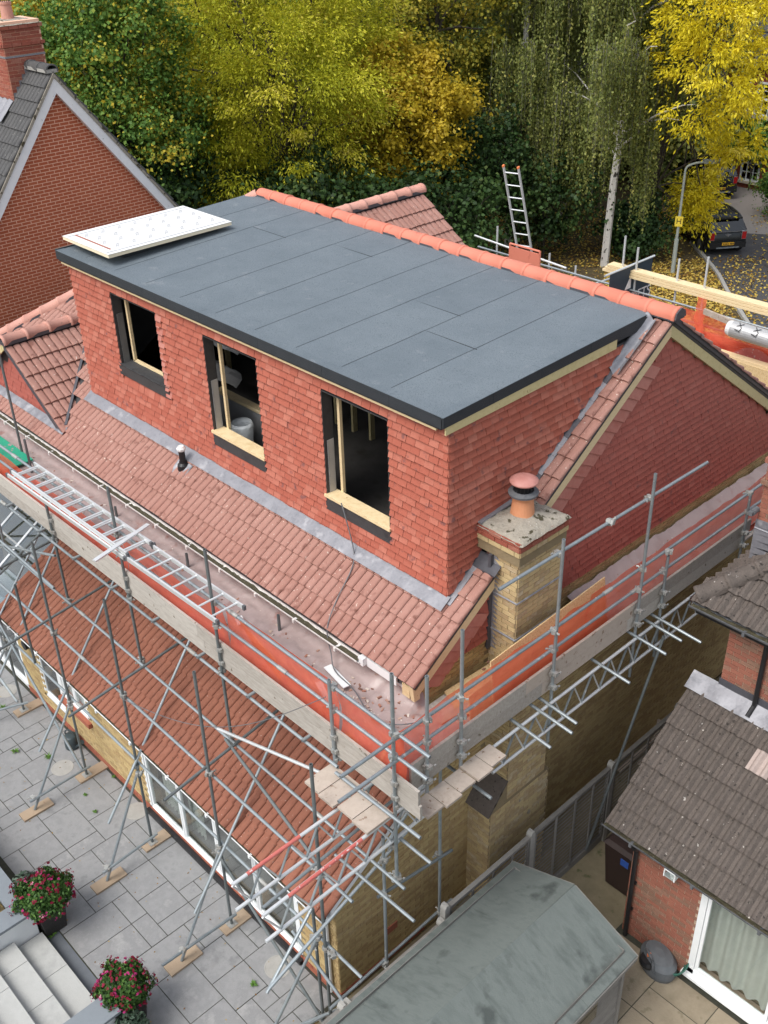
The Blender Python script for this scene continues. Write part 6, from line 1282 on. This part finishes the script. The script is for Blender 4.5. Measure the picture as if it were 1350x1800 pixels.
m_grn = tonemat('mid green leaves', [(.04, .09, .02), (.085, .18, .032), (.17, .29, .05), (.58, .44, .04)], .55, .3)
m_dgrn = tonemat('dark green leaves', [(.016, .038, .012), (.034, .075, .02), (.065, .12, .032), (.14, .18, .045)], .55, .25)
m_dgold = tonemat('dull golden green leaves', [(.065, .095, .018), (.18, .20, .028), (.40, .34, .04), (.62, .48, .07)], .6, .3)
def T(u, v, dist): p = at(u, v, dist); return p.x, p.y, p.z
x, y, z = T(470, 120, 40); tree('feathery_tree', 'large feathery lime yellow tree behind the flat roof', x, y, z, (4.9, 4.9, 5.2), 340, 170000, .14, m_lime, 'ash', .28, seed=3, clr=.135, flat=.75)
x, y, z = T(185, 150, 37); tree('leafy_tree', 'green tree with yellow leaf tips beside the left chimney', x, y, z-.3, (3.0, 3.0, 4.4), 200, 66000, .125, m_grn, 'broad', .2, seed=4, clr=.16, tone_shift=.12)
x, y, z = T(40, 20, 46); tree('golden_tree', 'golden yellow tree behind the left chimney pot', x, y, z, (3.8, 3.8, 3.8), 90, 20000, .26, m_lgold, 'broad', .22, seed=5)
x, y, z = T(715, 225, 40); tree('maple_tree', 'golden maple above the right of the flat roof', x, y, z, (2.35, 2.35, 3.0), 150, 34000, .14, m_lgold, 'broad', .16, seed=6, clr=.17)
x, y, z = T(765, 50, 45); tree('maple_tree', 'dull golden green maple behind the brighter maple', x, y, z, (2.6, 2.6, 4.2), 140, 34000, .14, m_dgold, 'broad', .2, seed=7, clr=.17)
x, y, z = T(610, 320, 42); tree('small_tree', 'dark golden green small tree low beneath the feathery tree', x, y, z, (3.6, 3.2, 2.0), 80, 20000, .17, m_dgold, 'broad', .14, seed=8, tone_shift=-.22)
pA = onZ(893, 432, 0); birch('birch_tree', 'birch with pale forked trunk behind the ladder', pA.x, pA.y, 15, 3.2, 3200, m_olive, 9, (.7, .3), 1.0)
pB = onZ(1062, 468, 0); birch('birch_tree', 'tall weeping birch with white trunk left of the street lamp', pB.x, pB.y, 16, 4.3, 5600, m_olive, 10, (.6, .2), .8, -15.0)
pC = onZ(985, 420, 0); birch('birch_tree', 'slender weeping birch between the two white trunks', pC.x-1.5, pC.y+2.0, 14.5, 3.0, 3200, m_olive, 12, (.3, .3), 1.2)
x, y, z = T(1285, 80, 41); yb = onZ(1125, 440, 0); q1 = T(1222, 345, 45.2); q2 = T(1290, 262, 43)
tree('yellow_tree', 'bright yellow feathery tree in front of the far house', yb.x, yb.y, z+.5, (2.6, 2.6, 3.9), 130, 30000, .17, m_bright, 'ash', .13, seed=13, clr=.13, flat=.85, lean=(x-yb.x-.2, y-yb.y), extra=[(q1, (1.0, .8, 1.5), 34), (q2, (1.3, 1.0, 1.0), 14)])
# darker woodland behind and beneath, each tree its own
for i, (u, v, dist, r_, h_, sh, mm) in enumerate(((90, 210, 50, 4.2, 5, -.1, m_dgrn), (300, 60, 56, 5, 6, .0, m_dgrn), (560, 40, 58, 5.5, 6.5, .1, m_grn), (830, 40, 58, 4.5, 6.5, .05, m_dgrn), (980, 60, 60, 5, 7, .1, m_dgrn), (1120, 40, 60, 4.5, 7, .15, m_grn), (690, 60, 54, 4, 6, -.05, m_dgold), (420, 20, 62, 6, 6, .1, m_grn), (180, 0, 60, 5, 5, .1, m_dgold), (1180, 110, 56, 3, 6, .05, m_olive), (870, 150, 52, 3.2, 5, -.1, m_dgrn))):
    x, y, z = T(u, v, dist); tree('woodland_tree', ['dark evergreen far behind the left gable', 'dark tree between the left green tree and the feathery tree', 'green tree deep behind the feathery tree', 'dark tree behind the maples', 'tall dark tree behind the birches', 'green tree behind the tall white birch', 'dull tree filling the gap right of the feathery tree', 'distant green tree over the centre of the flat roof', 'distant dull gold tree over the left green tree', 'olive tree behind the street lamp', 'dark tree behind the ladder birch'][i], x, y, z, (r_, r_, h_), 80, 20000, .25, mm, 'broad', .2, seed=20+i, tone_shift=sh+.02, clr=.26, group='woodland trees')
for i, (u, v, dist, r_, h_, mm) in enumerate(((340, 345, 38, 2.4, 1.5, m_dgrn), (440, 330, 41, 2.6, 1.7, m_dgrn), (540, 350, 37, 2.2, 1.5, m_dgrn), (690, 372, 37, 2.0, 1.3, m_dgrn), (790, 380, 38, 2.2, 1.5, m_dgrn), (840, 300, 43, 2.0, 2.4, m_dgrn), (300, 270, 41, 2.2, 2.6, m_dgrn), (960, 350, 44, 2.0, 1.8, m_dgrn), (1120, 400, 44.5, 1.3, 1.1, m_dgrn), (250, 330, 36, 2.0, 1.8, m_dgrn))):
    x, y, z = T(u, v, dist); tree('undergrowth_shrub', ['dark shrub at the far left corner of the flat roof', 'dark shrub under the feathery tree', 'dark shrub right of centre under the feathery tree', 'dark shrub behind the rear gable', 'dark shrub right of the rear gable', 'tall dark shrub left of the ladder birch', 'dark ivy mass below the left green tree', 'dark shrub between birches', 'low dark shrub by the white birch foot', 'dark shrub behind the red brick gable'][i], x, y, max(z, h_*.8), (r_, r_, h_), 40, 7000, .17, mm, 'broad', .06, seed=50+i, tone_shift=-.08, clr=.34, group='undergrowth shrubs')
hp_ = onZ(1362, 384, 0)
tree('clipped_hedge', 'clipped dark green conifer hedge at the right of the drive', hp_.x+.2, hp_.y+.4, 1.35, (1.1, 1.3, 1.5), 90, 12000, .10, m_grn, 'broad', .06, seed=71, tone_shift=-.12, clr=.25, group='hedges')
pv = onY(1330, 240, FY-.35); tree('climbing_plant', 'green climber spreading over the far house wall', pv.x, pv.y, pv.z, (1.9, .35, .75), 50, 5000, .22, m_grn, 'broad', .03, seed=73, clr=.35, group='climbers')

rg_ = np.random.default_rng(8); rb = MB()
for k in range(420):
    if k % 3: x, y = rg_.uniform(-12, 1.1), rg_.uniform(-2.05, -1.05)
    else: x, y = rg_.uniform(.4, 1.1), rg_.uniform(-.6, 5)
    if k % 5 == 0: x, y = rg_.normal(-.2, .35), rg_.normal(-1.3, .2)
    zz = tz(x, y)+.004; s_ = rg_.uniform(.008, .03); a = rg_.uniform(0, 3.1); c_, n_ = math.cos(a)*s_, math.sin(a)*s_
    if y > -2.08 and x < 1.15: rb.obox((x, y, zz), (c_, n_, 0), (-n_*.5, c_*.5, 0), (0, 0, s_*.35))
rb.build('rubble', mat('dust and tile crumbs', [(.10, .07, .06), (.34, .16, .11), (.5, .42, .36), (.62, .58, .54)], .9, 10, .95), None, label='crumbs of tile and mortar scattered over the platform sheet', cat='rubble', kind='stuff')

for k, (p, q, lab) in enumerate((((.45, 4.2, .05), (.75, 5.6, .75), 'long old timber batten sloping up in the dark side passage'), ((.95, 4.3, .05), (.45, 5.4, .55), 'old timber batten lying crosswise in the dark side passage'), ((.60, 4.6, .05), (.95, 5.9, .95), 'steepest old timber leaning at the back of the side passage'))):
    MB().beam(p, q, .07, .035).build('old_timber', m_plank, None, label=lab, cat='timber', group='old timbers in the side passage')

rg_ = np.random.default_rng(21); lp_ = np.stack([rg_.uniform(-11, .2, 150), rg_.uniform(-4.9, -2.6, 150), rg_.uniform(.008, .014, 150)], 1)
dl = cards(lp_, np.tile(np.array([0, 0, 1.]), (150, 1)), .035, .6, rg_.uniform(0, .5, 150), 'leaf_bits', m_fallen, None, .3); dl['kind'] = 'stuff'; dl['label'] = 'small dry leaf bits scattered on the patio slabs'; dl['category'] = 'leaves'
